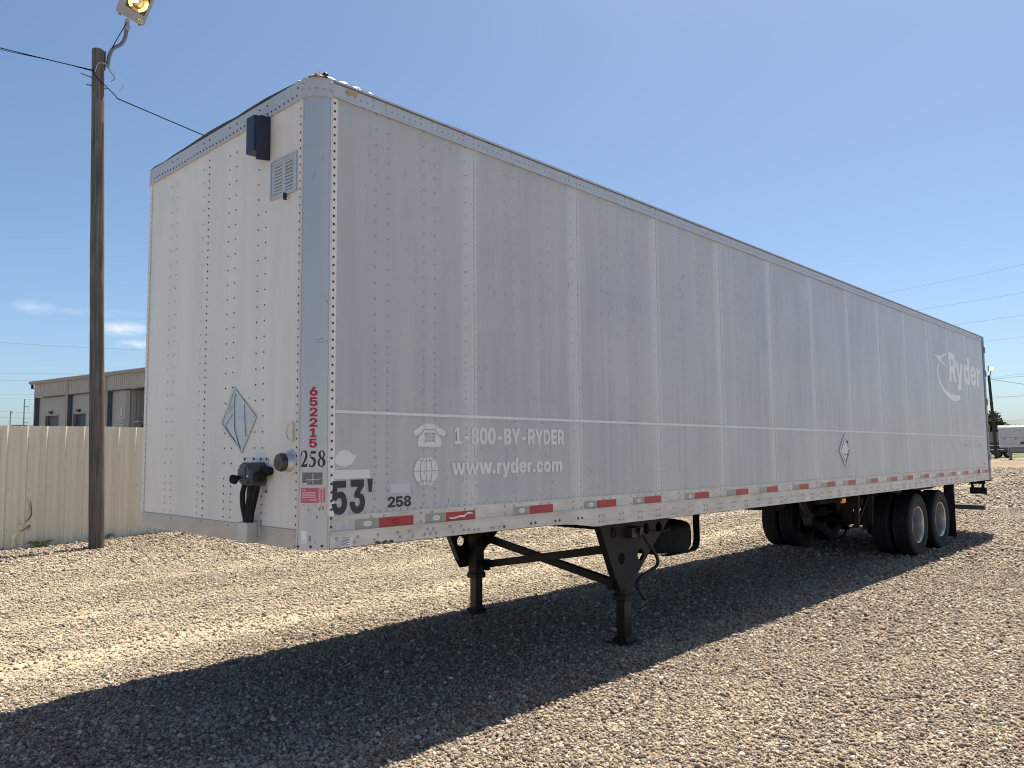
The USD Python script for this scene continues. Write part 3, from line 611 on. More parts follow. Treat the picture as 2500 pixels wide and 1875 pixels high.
part(T, 'length_figures', on_side(unary_union([fit(glyphs('5', 860), 0.152, 0.262, 0.205, 0.411), fit(glyphs('3', 860), 0.285, 0.397, 0.205, 0.415), Polygon([(0.418, 0.416), (0.457, 0.417), (0.4505, 0.335), (0.4285, 0.335)])]), 0.001, -0.0047), 'letter_black')
part(T, 'fleet_number', on_side(fit(glyphs('258', 860), 0.581, 0.774, 0.227, 0.298), 0.001, -0.0014), 'letter_black')
part(T, 'clean_patch', on_side(sbox(0.60, 0.318, 0.765, 0.378), 0.0005, -0.0014), 'ghost_faint')

# writing on the rounded corner post
for d, h in zip('652215', (0.931, 0.8682, 0.805, 0.7418, 0.6785, 0.6155)):
    part(T, 'post_figure', on_post(fit(glyphs(d, 880), -0.021 if d != '1' else -0.017, 0.028 if d != '1' else 0.024, h, h + 0.055)), 'letter_red')


def serif(d):
    if d == '2':
        s = stroke([(0.10, 0.72), (0.16, 0.90), (0.40, 0.965), (0.66, 0.86), (0.70, 0.66), (0.56, 0.42), (0.30, 0.18), (0.10, 0.04)], [0.10, 0.07, 0.06, 0.2, 0.25, 0.2, 0.1, 0.06])
        return unary_union([s, Polygon([(0.06, 0), (0.78, 0), (0.86, 0.27), (0.815, 0.27), (0.76, 0.19), (0.66, 0.165), (0.2, 0.165)])])
    if d == '5':
        s = stroke([(0.24, 0.58), (0.46, 0.545), (0.66, 0.44), (0.70, 0.27), (0.56, 0.09), (0.32, 0.03), (0.14, 0.06)], [0.07, 0.16, 0.24, 0.25, 0.16, 0.06, 0.05])
        return unary_union([s, Point(0.16, 0.09).buffer(0.085), Polygon([(0.28, 0.98), (0.80, 0.98), (0.87, 1.03), (0.80, 0.82), (0.29, 0.82)]), Polygon([(0.28, 0.98), (0.17, 0.57), (0.25, 0.56), (0.33, 0.86)])])
    e = lambda x, y, a, b: affinity.translate(affinity.scale(Point(0, 0).buffer(1, 16), a, b), x, y)
    return unary_union([e(0.46, 0.75, 0.33, 0.26), e(0.45, 0.27, 0.40, 0.285)]).difference(affinity.rotate(e(0.50, 0.77, 0.13, 0.20), 12)).difference(affinity.rotate(e(0.42, 0.25, 0.155, 0.215), 14))


for d, a in zip('258', (-0.073, -0.020, 0.031)):
    part(T, 'post_number', on_post(fit(serif(d), a, a + 0.044, 0.499, 0.600)), 'letter_black')
pl = part(T, 'dark_plate', on_post(sbox(-0.062, 0.393, 0.059, 0.466), 0.0015), 'plate_dark')
part(pl, 'scratches', on_post(unary_union([LineString([(-0.04, 0.42), (-0.01, 0.425), (0.02, 0.421), (0.05, 0.428)]).buffer(0.0012), LineString([(0.006, 0.398), (0.005, 0.46)]).buffer(0.0012), LineString([(-0.03, 0.405), (0.012, 0.432)]).buffer(0.0009), sbox(-0.060, 0.395, -0.03, 0.401)]), 0.0006, 0.0015), 'label_white')
rl = part(T, 'inspection_label', on_post(sbox(-0.070, 0.283, 0.075, 0.373), 0.001), 'label_red')
ins = [sbox(-0.063, h, 0.022, h + 0.0085) for h in (0.340, 0.3265, 0.313)] + [sbox(-0.018, 0.297, 0.030, 0.305), sbox(-0.063, 0.357, -0.04, 0.364), sbox(0.035, 0.362, 0.070, 0.370), sbox(0.038, 0.286, 0.07, 0.2925)] + [sbox(0.038 + 0.017 * i, 0.297 + 0.0102 * j, 0.049 + 0.017 * i, 0.3045 + 0.0102 * j) for i in range(2) for j in range(6)] + [Point(x, 0.301).buffer(0.004, 4) for x in (-0.058, -0.045, -0.03)]
part(rl, 'boxes', on_post(unary_union(ins), 0.0005, 0.001), 'label_pink')
sk = part(T, 'white_sticker', on_post(sbox(-0.066, 0.041, -0.029, 0.116), 0.0008), 'label_white')
part(sk, 'print', on_post(unary_union([sbox(-0.062, 0.060, -0.035, 0.064), sbox(-0.062, 0.053, -0.044, 0.055)]), 0.0004, 0.0008), 'letter_black')
part(T, 'post_bolts', cat([warp(domes([(RAD - RAD * math.cos(f), RAD - RAD * math.sin(f), h)], (-math.cos(f), -math.sin(f), 0), 0.009, 0.006)) for f, h in ((0.1, 0.02), (0.75, 0.022), (1.25, 0.024))]), 'rivet_dark', smooth=True, kind='stuff')
part(T, 'post_stains', on_post(unary_union([affinity.translate(affinity.scale(Point(0, 0).buffer(1, 4), a, b), x, h) for x, h, a, b in ((0.03, 0.20, 0.006, 0.009), (-0.02, 0.24, 0.004, 0.008), (0.045, 0.245, 0.007, 0.010), (0.065, 0.25, 0.005, 0.012), (0.055, 0.262, 0.004, 0.006), (-0.01, 0.07, 0.007, 0.02), (0.02, 0.045, 0.003, 0.006), (-0.05, 0.27, 0.003, 0.005), (0.02, 0.27, 0.004, 0.004))]), 0.0003), 'post_grime')
# scuffs higher up the post
part(T, 'post_scuffs', on_post(unary_union([LineString(l).buffer(0.0012) for l in ([(0.04, 1.55), (0.09, 1.547)], [(0.05, 1.53), (0.09, 1.52)], [(0.07, 1.52), (0.085, 1.50)], [(0.01, 1.28), (0.06, 1.285)], [(0.02, 1.262), (0.05, 1.257)], [(-0.02, 2.28), (0.0, 2.35)], [(0.04, 2.40), (0.045, 2.44)])] + [Point(x, 1.27 + d).buffer(0.004, 3) for x, d in ((0.03, 0.0), (0.045, 0.012), (0.06, -0.006), (0.075, 0.004), (0.02, 0.01))]), 0.0003), 'post_grime')

# fittings of the front wall
sb = part(T, 'front_sill', warp(cat(cbx(-0.008, 0.03, RAD, WID - RAD, 0.004, 0.12, 0.003), bx(-0.012, 0.0, RAD, 0.57, 0.112, 0.118))), 'sill_metal')
part(sb, 'bolts', warp(domes([(-0.0085, y, h) for y, h in ((0.15, 0.02), (0.155, 0.08), (0.54, 0.1), (1.0, 0.098), (1.4, 0.1), (1.9, 0.1), (2.3, 0.098))], (-1, 0, 0), 0.008, 0.005)), 'rivet_rail', smooth=True, kind='stuff')
part(T, 'hose_bracket', warp(cat(cbx(-0.088, -0.008, 0.59, 0.712, 0.012, 0.142, 0.004), bx(-0.014, -0.008, 0.56, 0.585, 0.02, 0.146))), 'bracket_metal')
part(T, 'black_hood', warp(cat(trimesh.convex.convex_hull(np.array([(x, y, h) for x, y0, y1 in ((-0.004, 0.523, 0.64), (-0.105, 0.53, 0.645), (-0.115, 0.54, 0.635)) for y in (y0, y1) for h in (2.565, 2.805)])), trimesh.convex.convex_hull(np.array([(-0.004, 0.521, 2.80), (-0.092, 0.521, 2.80), (-0.004, 0.521, 2.52), (-0.10, 0.521, 2.505), (-0.004, 0.529, 2.80), (-0.105, 0.529, 2.80), (-0.004, 0.529, 2.52), (-0.10, 0.529, 2.505)])))), 'navy_plastic')
part(T, 'hood_bracket', warp(cat(bx(-0.05, -0.004, 0.57, 0.62, 2.805, 2.835), bx(-0.02, -0.004, 0.525, 0.56, 2.805, 2.822))), 'black_paint')
vt = part(T, 'vent', warp(cat(bx(-0.006, 0.0, 0.184, 0.503, 2.236, 2.498), bx(-0.012, -0.006, 0.184, 0.503, 2.488, 2.498), bx(-0.012, -0.006, 0.184, 0.503, 2.236, 2.246), bx(-0.012, -0.006, 0.184, 0.196, 2.246, 2.488), bx(-0.012, -0.006, 0.491, 0.503, 2.246, 2.488))), 'galvanised')
for c in (0.275, 0.408):
    for k in range(9):
        h = 2.272 + 0.0226 * k
        part(vt, 'louvre', warp(trimesh.convex.convex_hull(np.array([(-0.006, c - 0.047, h), (-0.006, c + 0.047, h), (-0.006, c - 0.047, h + 0.013), (-0.006, c + 0.047, h + 0.013), (-0.010, c - 0.045, h + 0.004), (-0.010, c + 0.045, h + 0.004)]))), 'galvanised')
part(vt, 'slits', warp(cat([bx(-0.0072, -0.0058, c - 0.047, c + 0.047, 2.2665 + 0.0226 * k, 2.2705 + 0.0226 * k) for c in (0.275, 0.408) for k in range(9)])), 'black_paint')
part(vt, 'latch', warp(cat(bx(-0.03, -0.010, 0.292, 0.304, 2.20, 2.245))), 'black_paint')
dm = Polygon([(-0.950, 1.036), (-0.645, 0.83), (-0.640, 0.815), (-0.828, 0.584), (-0.838, 0.588), (-1.128, 0.785), (-1.128, 0.80)]); din = affinity.scale(dm, 0.9, 0.9); dmi = affinity.scale(dm, 0.84, 0.84)


def front_poly(poly, depth, x): return on_front(affinity.scale(poly, -1, 1, origin=(0, 0)), depth, x)


pc = part(T, 'placard_holder', front_poly(dm, 0.004, -0.001), 'placard_metal', label='diamond placard holder on the front wall')
part(pc, 'rim', front_poly(dm.difference(din), 0.006, -0.004), 'placard_metal')
part(pc, 'flap', front_poly(Polygon([(-0.95, 1.0), (-0.90, 1.0), (-0.935, 0.93), (-0.93, 0.78), (-0.86, 0.63), (-0.845, 0.60), (-0.90, 0.66), (-1.04, 0.76), (-0.99, 0.86)]).intersection(dm), 0.003, -0.005), 'placard_metal')
part(pc, 'grooves', front_poly(unary_union([LineString([(-0.925, 0.99), (-0.94, 0.93), (-0.93, 0.75), (-0.845, 0.61)]).buffer(0.0022), LineString([(-0.80, 0.94), (-0.775, 0.70)]).buffer(0.0026), LineString([(-0.96, 0.85), (-1.06, 0.77)]).buffer(0.002), LineString([(-1.05, 0.765), (-0.92, 0.665)]).buffer(0.0025)]), 0.0012, -0.0085), 'letter_grime')
part(pc, 'clip', warp(cat(bx(-0.03, -0.02, 0.985, 1.02, 0.885, 0.895), bx(-0.03, -0.02, 0.99, 1.0, 0.87, 0.915))), 'bright_metal')
part(pc, 'rivets', warp(domes([(-0.01, y, h) for y, h in ((0.66, 0.825), (0.74, 0.95), (0.75, 0.70), (0.835, 0.60), (1.10, 0.79), (1.0, 0.70), (1.04, 0.92))], (-1, 0, 0), 0.006, 0.004)), 'rivet_rail', smooth=True, kind='stuff')
# air and light coupling: plate, grey housing, two caps and the hoses that run down into the bracket
np_ = part(T, 'coupling_plate', warp(cat(cbx(-0.007, -0.0005, 0.481, 0.800, 0.326, 0.556, 0.003), bx(-0.03, -0.007, 0.53, 0.79, 0.50, 0.512))), 'galvanised')
part(np_, 'bolts', warp(domes([(-0.008, y, h) for y in (0.495, 0.57, 0.66, 0.78) for h in (0.545,)] + [(-0.008, 0.495, 0.34), (-0.008, 0.495, 0.45)], (-1, 0, 0), 0.009, 0.006)), 'rivet_dark', smooth=True, kind='stuff')
oct_ = lambda y0, y1, h0, h1, c: [(y0 + c, h0), (y1 - c, h0), (y1, h0 + c), (y1, h1 - c), (y1 - c, h1), (y0 + c, h1), (y0, h1 - c), (y0, h0 + c)]
hc = part(T, 'coupling_housing', warp(trimesh.convex.convex_hull(np.array([(-0.008, y, h) for y, h in oct_(0.495, 0.68, 0.375, 0.525, 0.02)] + [(-0.10, y, h) for y, h in oct_(0.50, 0.665, 0.38, 0.525, 0.03)]))), 'grey_plastic')
part(hc, 'lid', warp(cat(trimesh.convex.convex_hull(np.array([(x, y, h) for x, i in ((-0.10, 0.0), (-0.122, 0.006)) for y, h in oct_(0.505 + i, 0.66 - i, 0.385 + i, 0.52 - i, 0.038)])), cbx(-0.130, -0.121, 0.55, 0.615, 0.415, 0.495, 0.004))), 'grey_plastic')
part(hc, 'bolts', warp(domes([(-0.122, 0.53, 0.44), (-0.122, 0.635, 0.495), (-0.122, 0.64, 0.41)], (-1, 0, 0), 0.008, 0.006)), 'bright_metal', smooth=True, kind='stuff')
for x, h, r, l in ((-0.066, 0.432, 0.034, 0.05), (-0.022, 0.470, 0.032, 0.075)):
    part(T, 'gladhand', warp(cat(cyl((x, 0.51, h), (x, 0.495 - l * 0.5, h), r, 18), cyl((x, 0.495 - l * 0.5, h), (x, 0.495 - l, h), r, 18, r * 0.75), cyl((x, 0.495 - l, h), (x, 0.494 - l - 0.004, h), r * 0.45, 14))), 'black_rubber', smooth=35)
part(T, 'dust_cone', warp(cat(cyl((-0.10, 0.645, 0.43), (-0.15, 0.625, 0.425), 0.012, 12), cyl((-0.13, 0.635, 0.43), (-0.168, 0.615, 0.418), 0.012, 18, 0.032), cyl((-0.168, 0.615, 0.418), (-0.182, 0.608, 0.413), 0.032, 18, 0.022))), 'black_rubber', smooth=35)
for pts, r in (([(-0.085, 0.62, 0.39), (-0.10, 0.625, 0.33), (-0.095, 0.63, 0.25), (-0.07, 0.645, 0.17), (-0.05, 0.66, 0.10)], 0.0165), ([(-0.06, 0.58, 0.39), (-0.062, 0.59, 0.30), (-0.056, 0.62, 0.2), (-0.046, 0.648, 0.10)], 0.027), ([(-0.035, 0.545, 0.39), (-0.045, 0.56, 0.31), (-0.045, 0.60, 0.21), (-0.042, 0.63, 0.10)], 0.0165), ([(-0.05, 0.53, 0.40), (-0.065, 0.545, 0.32), (-0.06, 0.585, 0.20), (-0.045, 0.615, 0.10)], 0.012)):
    part(T, 'hose', warp(tube(bez(pts, 8), r, 12)), 'black_rubber', smooth=35)
# round lamp and a half round clear disc
ln = part(T, 'round_lamp_base', warp(disc_profile([(0.0, 0.0), (0.076, 0.0), (0.076, 0.006), (0.062, 0.010), (0.055, 0.05), (0.0, 0.05)], (0, 0, 0), 28, 'z').apply_transform(trimesh.transformations.rotation_matrix(-np.pi / 2, [0, 1, 0])).apply_translation([-0.001, 0.215, 0.528])), 'galvanised', smooth=30)
part(ln, 'lens', warp(disc_profile([(0.0, 0.051), (0.056, 0.051), (0.058, 0.070), (0.050, 0.088), (0.0, 0.094)], (0, 0, 0), 28, 'z').apply_transform(trimesh.transformations.rotation_matrix(-np.pi / 2, [0, 1, 0])).apply_translation([-0.001, 0.215, 0.528])), 'smoked_lens', smooth=30)
hd = Point(-0.192, 0.714).buffer(0.062, 16).intersection(sbox(-0.30, 0.6, -0.178, 0.8))
hp = part(T, 'half_round_badge', front_poly(hd, 0.012, -0.001), 'clear_plastic')
part(hp, 'ridge', front_poly(hd.difference(hd.buffer(-0.008)), 0.005, -0.013), 'clear_plastic')
part(T, 'rail_label', on_side(sbox(0.225, 2.886, 0.318, 2.916), 0.001, -0.0072), 'label_orange')

# roof: skin, tarred edge, torn foil at the near corner and a small marker lamp
rx, ry = np.linspace(0.03, LEN - 0.02, 30), np.linspace(0.004, WID - 0.004, 15); RX, RY = np.meshgrid(rx, ry, indexing='ij'); RZ = 2.950 + 0.035 * np.sin(np.pi * (RY / WID)) ** 0.7 * np.clip((RX - 0.0) / 0.15, 0.35, 1)
nI, nJ = len(rx), len(ry); I2, J2 = np.meshgrid(np.arange(nI - 1), np.arange(nJ - 1), indexing='ij')
part(T, 'roof', warp(trimesh.Trimesh(np.column_stack([RX.ravel(), RY.ravel(), RZ.ravel()]), np.vstack([np.stack([I2 * nJ + J2, (I2 + 1) * nJ + J2, (I2 + 1) * nJ + J2 + 1], -1).reshape(-1, 3), np.stack([I2 * nJ + J2, (I2 + 1) * nJ + J2 + 1, I2 * nJ + J2 + 1], -1).reshape(-1, 3)]), process=False)), 'rail_white', smooth=True)
ys = np.linspace(0.25, WID - 0.10, 60); nz = meshkit.noise(np.column_stack([ys * 5, ys * 0, ys * 0]), 4)
tar = np.column_stack([0.006 + 0 * ys, ys, 2.949 + 0.024 * np.sin(np.pi * np.clip((ys - .1) / 2.4, 0, 1)) ** 0.6 + 0.006 * (nz - 0.5)])
part(T, 'roof_sealant', warp(tube(tar - [0, 0, 0.004], 0.007 + 0.006 * nz, 7)), 'roof_tar', smooth=40)
part(T, 'roof_edge_strip', warp(bx(1.1, 15.9, -0.004, 0.03, 2.9445, 2.953)), 'roof_tar')
fo = [];
for k in range(26):
    f = k / 25; a = np.array([0.03, 0.30, 2.953]) if f < 0.0 else None
    x, y = (0.012 + 0.04 * f, 0.24 - 0.55 * f) if f < 0.42 else (0.03 + (f - 0.42) * 0.75, 0.012)
    y = max(y, 0.012); z = 2.955 + 0.022 * meshkit.noise(np.array([[k * 0.8, 1.5, 2.0]]), 3)[0] + 0.008 * math.sin(k * 1.9)
    fo += [(x - 0.02 + 0.012 * math.sin(k * 2.3), y - 0.018 + 0.010 * math.cos(k * 1.7), 2.946), (x, y, z), (x + 0.05, y + 0.06, z - 0.004)]
fv = np.array(fo); ff = []
for k in range(25):
    for j in range(2):
        a = 3 * k + j; ff += [[a, a + 3, a + 4], [a, a + 4, a + 1]]
part(T, 'torn_roof_tape', warp(trimesh.Trimesh(fv, ff, process=False)), 'roof_foil')
part(T, 'roof_marker_lamp', warp(trimesh.creation.icosphere(2, 0.021).apply_translation([0.085, 0.012, 2.962])), 'marker_brown', smooth=True)

# diamond placard on the side wall
d2 = Polygon([(8.333, 0.80), (8.527, 0.58), (8.527, 0.57), (8.337, 0.355), (8.128, 0.57), (8.128, 0.58)]); 
ps = part(T, 'placard_holder', on_side(d2, 0.004, -0.003), 'placard_metal', label='diamond placard holder on the side wall')
part(ps, 'rim', on_side(d2.difference(affinity.scale(d2, 0.88, 0.88)), 0.007, -0.006), 'placard_metal')
part(ps, 'grooves', on_side(unary_union([LineString([(8.20, 0.58), (8.33, 0.735)]).buffer(0.006), LineString([(8.46, 0.58), (8.35, 0.42)]).buffer(0.008), LineString([(8.30, 0.52), (8.46, 0.52)]).buffer(0.004), LineString([(8.22, 0.56), (8.325, 0.42)]).buffer(0.005)]), 0.001, -0.0075), 'black_paint')
part(ps, 'clip', warp(bx(8.395, 8.43, -0.02, -0.012, 0.68, 0.71)), 'black_paint')

# rear frame, doors, hinges
for y0, y1 in ((-0.013, 0.10), (WID - 0.10, WID + 0.013)):
    part(T, 'rear_post', warp(cbx(LEN - 0.14, LEN, y0, y1, -0.085, 2.944, 0.006)), 'rear_frame')
part(T, 'rear_header', warp(bx(LEN - 0.13, LEN - 0.005, 0.10, WID - 0.10, 2.76, 2.94)), 'rear_frame')
part(T, 'rear_sill', warp(bx(LEN - 0.16, LEN - 0.004, 0.10, WID - 0.10, -0.08, 0.12)), 'rear_frame')
for a, b in ((0.10, 1.29), (1.30, WID - 0.10)):
    dr = part(T, 'rear_door', warp(bx(LEN - 0.05, LEN - 0.012, a, b, 0.13, 2.75)), 'front_paint')
    part(dr, 'lock_rod', warp(cyl((LEN + 0.02, (a + b) / 2, 0.05), (LEN + 0.02, (a + b) / 2, 2.85), 0.017, 10)), 'galvanised')
for s in (0, 1):
    for h in (0.35, 0.95, 1.5, 2.1, 2.6):
        y = -0.012 if s == 0 else WID + 0.012
        part(T, 'door_hinge', warp(cbx(LEN - 0.05, LEN + 0.035, y - 0.012, y + 0.03, h, h + 0.13, 0.005)), 'rear_frame')
part(T, 'rear_red_lamp', warp(cbx(LEN - 0.08, LEN + 0.004, -0.022, -0.012, -0.075, -0.02, 0.004)), 'red_lens')
part(T, 'side_dark_tag', warp(bx(15.69, 15.74, -0.006, -0.003, 0.275, 0.29)), 'black_paint')
part(T, 'rail_scuff', on_side(unary_union([LineString([(15.22, 0.20), (15.25, 0.13), (15.21, 0.06)]).buffer(0.012), LineString([(15.28, 0.18), (15.22, 0.11)]).buffer(0.01)]), 0.001, -0.0125), 'black_paint')
part(T, 'rail_white_patch', on_side(sbox(13.73, 0.108, 13.86, 0.165), 0.001, -0.0045), 'label_white')

# floor and frame below
part(T, 'floor', warp(bx(0.16, LEN - 0.16, 0.02, WID - 0.02, 0.135, 0.17)), 'chassis_black')
part(T, 'front_plate', warp(bx(0.16, 2.6, 0.05, WID - 0.05, 0.006, 0.012)), 'chassis_black')
for k in range(44):
    x = 2.75 + 0.3048 * k
    part(T, 'crossmember', warp(cat(bx(x, x + 0.006, 0.03, WID - 0.03, 0.02, 0.13), bx(x - 0.03, x + 0.03, 0.03, WID - 0.03, 0.014, 0.02))), 'chassis_black')

# landing gear
LX = 3.575
def gusset(y, flip):
    g = Polygon([(3.093, 1.16), (3.225, 0.86), (3.353, 0.60), (3.42, 0.50), (3.60, 0.50), (3.645, 0.585), (3.96, 0.86), (4.235, 1.08), (4.235, 1.16)]).difference(unary_union([affinity.translate(affinity.scale(Point(0, 0).buffer(1, 12), a, b), x, z) for x, z, a, b in ((3.313, 1.035, 0.052, 0.055), (3.433, 0.79, 0.052, 0.055), (3.745, 0.795, 0.052, 0.055), (3.848, 1.03, 0.05, 0.055), (4.064, 1.03, 0.055, 0.05))]))
    m = ext(g, 0.008); v = np.array(m.vertices); m.vertices = np.column_stack([v[:, 0], y - v[:, 2], v[:, 1]]); return m


legs = []
for s, y in ((0, 0.30), (1, WID - 0.30)):
    yp = 0.22 if s == 0 else WID - 0.20
    lg = part(T, 'landing_leg', cat(cbx(LX - 0.066, LX + 0.066, y - 0.066, y + 0.066, 0.43, 1.16, 0.010), cbx(LX - 0.076, LX + 0.076, y - 0.076, y + 0.076, 0.385, 0.445, 0.008)), 'leg_metal')
    part(lg, 'inner_tube', cbx(LX - 0.052, LX + 0.052, y - 0.052, y + 0.052, 0.045, 0.40, 0.008), 'greasy_tube')
    part(lg, 'foot', cat(cbx(LX - 0.13, LX + 0.13, y - 0.125, y + 0.125, 0.0, 0.018, 0.006), trimesh.convex.convex_hull(np.array([(LX + a * 0.085, y + b * 0.085, 0.018) for a in (-1, 1) for b in (-1, 1)] + [(LX + a * 0.06, y + b * 0.06, 0.06) for a in (-1, 1) for b in (-1, 1)]))), 'leg_metal')
    fl = [bar((3.093, yp + 0.03 * (1 if s == 0 else -1), 1.15), (3.353, yp + 0.03 * (1 if s == 0 else -1), 0.60), 0.06, 0.006, (1, 0, 0.5)), bar((4.235, yp + 0.03 * (1 if s == 0 else -1), 1.10), (3.645, yp + 0.03 * (1 if s == 0 else -1), 0.585), 0.06, 0.006, (1, 0, -1))]
    part(lg, 'gusset_plate', cat(gusset(yp + (0 if s == 0 else 0.008), s), fl), 'leg_metal')
    part(lg, 'mounting_bracket', warp(bx(3.05, 4.26, y - 0.09, y + 0.1, -0.058, -0.02)), 'leg_metal')
def angle_iron(p, q):
    p, q = np.array(p), np.array(q)
    return cat(bar(p, q, 0.006, 0.075), bar(p + [0, 0, 0.0375], q + [0, 0, 0.0375], 0.07, 0.006))
part(T, 'cross_brace', angle_iron((3.70, 2.25, 0.805), (3.50, 0.37, 0.54)), 'leg_metal')
part(T, 'cross_brace', angle_iron((3.68, 2.25, 0.52), (3.40, 0.33, 0.87)), 'leg_metal')
for q in ((3.69, 2.25, 0.805), (3.68, 2.25, 0.52), (3.51, 0.39, 0.54)):
    part(T, 'brace_lug', bx(q[0] - 0.035, q[0] + 0.035, q[1] - 0.04, q[1] + 0.02, q[2] - 0.06, q[2] + 0.06), 'leg_metal')
part(T, 'leg_cross_shaft', cyl((LX + 0.02, 0.2, 1.03), (LX + 0.02, WID - 0.2, 1.03), 0.016, 10), 'leg_metal')
gb = part(T, 'crank_gearbox', cat(cbx(LX - 0.07, LX + 0.09, 0.13, 0.222, 0.97, 1.075, 0.01), cyl((LX + 0.02, 0.09, 1.035), (LX + 0.02, 0.14, 1.035), 0.03, 14)), 'marker_brown')
part(T, 'crank_handle', cat(tube(bez([(3.60, 0.10, 1.035), (3.66, 0.10, 0.965), (3.76, 0.10, 0.86), (3.84, 0.10, 0.78), (3.862, 0.10, 0.72), (3.81, 0.10, 0.675), (3.60, 0.10, 0.625), (3.535, 0.10, 0.59), (3.515, 0.10, 0.55), (3.56, 0.10, 0.48), (3.63, 0.10, 0.412)], 6), 0.0165, 10)), 'leg_metal', smooth=40)
part(T, 'handle_hook', tube(bez([(3.86, 0.20, 1.02), (3.95, 0.14, 1.0), (4.08, 0.12, 1.01), (4.12, 0.12, 1.04)], 6), 0.008, 8), 'leg_metal', smooth=40)

# spare tyre lying in its cradle
def tyre_profile(r, w, rim):
    h = w / 2; pr = [(rim, -h * 0.72), (rim + 0.02, -h * 0.86), (rim + (r - rim) * 0.45, -h), (r - 0.055, -h * 0.98), (r - 0.018, -h * 0.90), (r - 0.004, -h * 0.80)]
    for c in (-0.5, -0.17, 0.17, 0.5):
        pr += [(r, h * c - 0.010), (r - 0.013, h * c - 0.006), (r - 0.013, h * c + 0.006), (r, h * c + 0.010)]
    pr += [(a, -b) for a, b in pr[5::-1]]
    return pr


sp = disc_profile([(0.20, -0.10), (0.30, -0.155), (0.42, -0.17), (0.475, -0.15), (0.50, -0.10), (0.505, 0.0), (0.50, 0.10), (0.475, 0.15), (0.42, 0.17), (0.30, 0.155), (0.20, 0.10), (0.20, -0.10)], (5.50, 1.30, 0.755), 56, 'z')
part(T, 'spare_tyre', sp, 'black_rubber', smooth=50)
for y in (0.95, 1.62):
    pts = [(6.02, y, 1.14), (6.02, y, 0.9), (6.02, y, 0.68), (5.99, y, 0.60), (5.92, y, 0.565), (5.75, y, 0.56), (5.3, y, 0.56), (5.06, y, 0.60), (5.02, y, 0.7), (5.02, y, 1.14)]
    part(T, 'spare_cradle', cat([bar(a, b, 0.085, 0.012, (0, 0, 1) if abs(b[0] - a[0]) > abs(b[2] - a[2]) else (1, 0, 0)) for a, b in zip(pts[:-1], pts[1:])]), 'chassis_black')

# wheels: two axles of four tyres
AX = (11.487, 12.730)
for ax in AX:
    for yc, outer in ((0.175, -1), (0.505, 0), (WID - 0.175, 1), (WID - 0.505, 0)):
        ty = part(T, 'tyre', disc_profile(tyre_profile(0.505, 0.285, 0.288), (ax, yc, 0.503), 64), 'black_rubber', smooth=32)
        sgn = -1 if yc < WID / 2 else 1
        rimp = [(0.290, 0.105), (0.300, 0.118), (0.296, 0.126), (0.280, 0.118), (0.268, 0.09), (0.262, 0.02), (0.258, -0.06), (0.235, -0.085)] if outer else [(0.29, 0.11), (0.262, 0.08), (0.255, 0.05), (0.1, 0.06), (0.0, 0.06)]
        m = disc_profile([(a, -b * 1.0) for a, b in rimp] if sgn < 0 else [(a, b) for a, b in rimp], (ax, yc, 0.503), 48)
        part(ty, 'rim', m, 'wheel_metal', smooth=32)
        if outer:
            hbp = [(0.237, -0.085), (0.15, -0.075), (0.145, -0.06), (0.09, -0.05), (0.085, 0.03), (0.06, 0.04), (0.0, 0.042)]
            hubm = disc_profile([(a, -b) for a, b in hbp] if sgn < 0 else hbp, (ax, yc, 0.503), 36)
            part(ty, 'hub', cat(hubm, [cyl((ax + 0.143 * math.cos(f), yc + sgn * -0.07, 0.503 + 0.143 * math.sin(f)), (ax + 0.143 * math.cos(f), yc + sgn * -0.03, 0.503 + 0.143 * math.sin(f)), 0.014, 6) for f in np.arange(10) * math.pi / 5]), 'hub_grey', smooth=32)
    part(T, 'axle', cyl((ax, 0.66, 0.503), (ax, WID - 0.66, 0.503), 0.065, 18), 'chassis_black')
    for y in (0.80, WID - 0.80):
        part(T, 'brake_drum', cyl((ax, y - 0.14, 0.503), (ax, y + 0.02, 0.503), 0.21, 24), 'chassis_black')
        part(T, 'spring_pack', cat([bar((ax - 0.52 + 0.07 * k, y + (0.16 if y < 1.3 else -0.16), 0.60 + 0.014 * k), (ax + 0.52 - 0.07 * k, y + (0.16 if y < 1.3 else -0.16), 0.60 + 0.014 * k), 0.075, 0.013) for k in range(5)]), 'chassis_black')
        part(T, 'brake_chamber', cat(cyl((ax - 0.36, y + (0.05 if y < 1.3 else -0.05), 0.60), (ax - 0.20, y + (0.05 if y < 1.3 else -0.05), 0.60), 0.085, 20), cyl((ax - 0.20, y, 0.60), (ax - 0.02, y, 0.52), 0.014, 8)), 'chassis_black', smooth=35)
for y in (0.94, WID - 0.94):
    part(T, 'slider_rail', cat(bx(9.6, 15.4, y - 0.04, y + 0.04, 0.90, 1.08), bx(9.6, 15.4, y - 0.07, y + 0.07, 1.08, 1.09)), 'chassis_black')
    for x, z in ((10.82, 0.56), (12.11, 0.55), (13.36, 0.58)):
        part(T, 'spring_hanger', trimesh.convex.convex_hull(np.array([(x + a, y + b, 0.9) for a in (-0.16, 0.16) for b in (-0.06, 0.06)] + [(x + a, y + b, z) for a in (-0.06, 0.06) for b in (-0.06, 0.06)])), 'chassis_black')
    for x in (10.86, 12.13):
        part(T, 'torque_arm', cyl((x, y, 0.60), (x + 0.60, y, 0.47), 0.026, 12), 'chassis_black')
for x in (9.75, 10.6, 12.1, 13.5, 15.2):
    part(T, 'slider_crossmember', bx(x - 0.04, x + 0.04, 0.98, WID - 0.98, 0.93, 1.06), 'chassis_black')
hb = part(T, 'far_hub', disc_profile([(0.0, -0.06), (0.09, -0.06), (0.125, -0.02), (0.14, 0.05), (0.0, 0.06)], (10.72, 1.55, 0.575), 24), 'hub_grey', smooth=30)
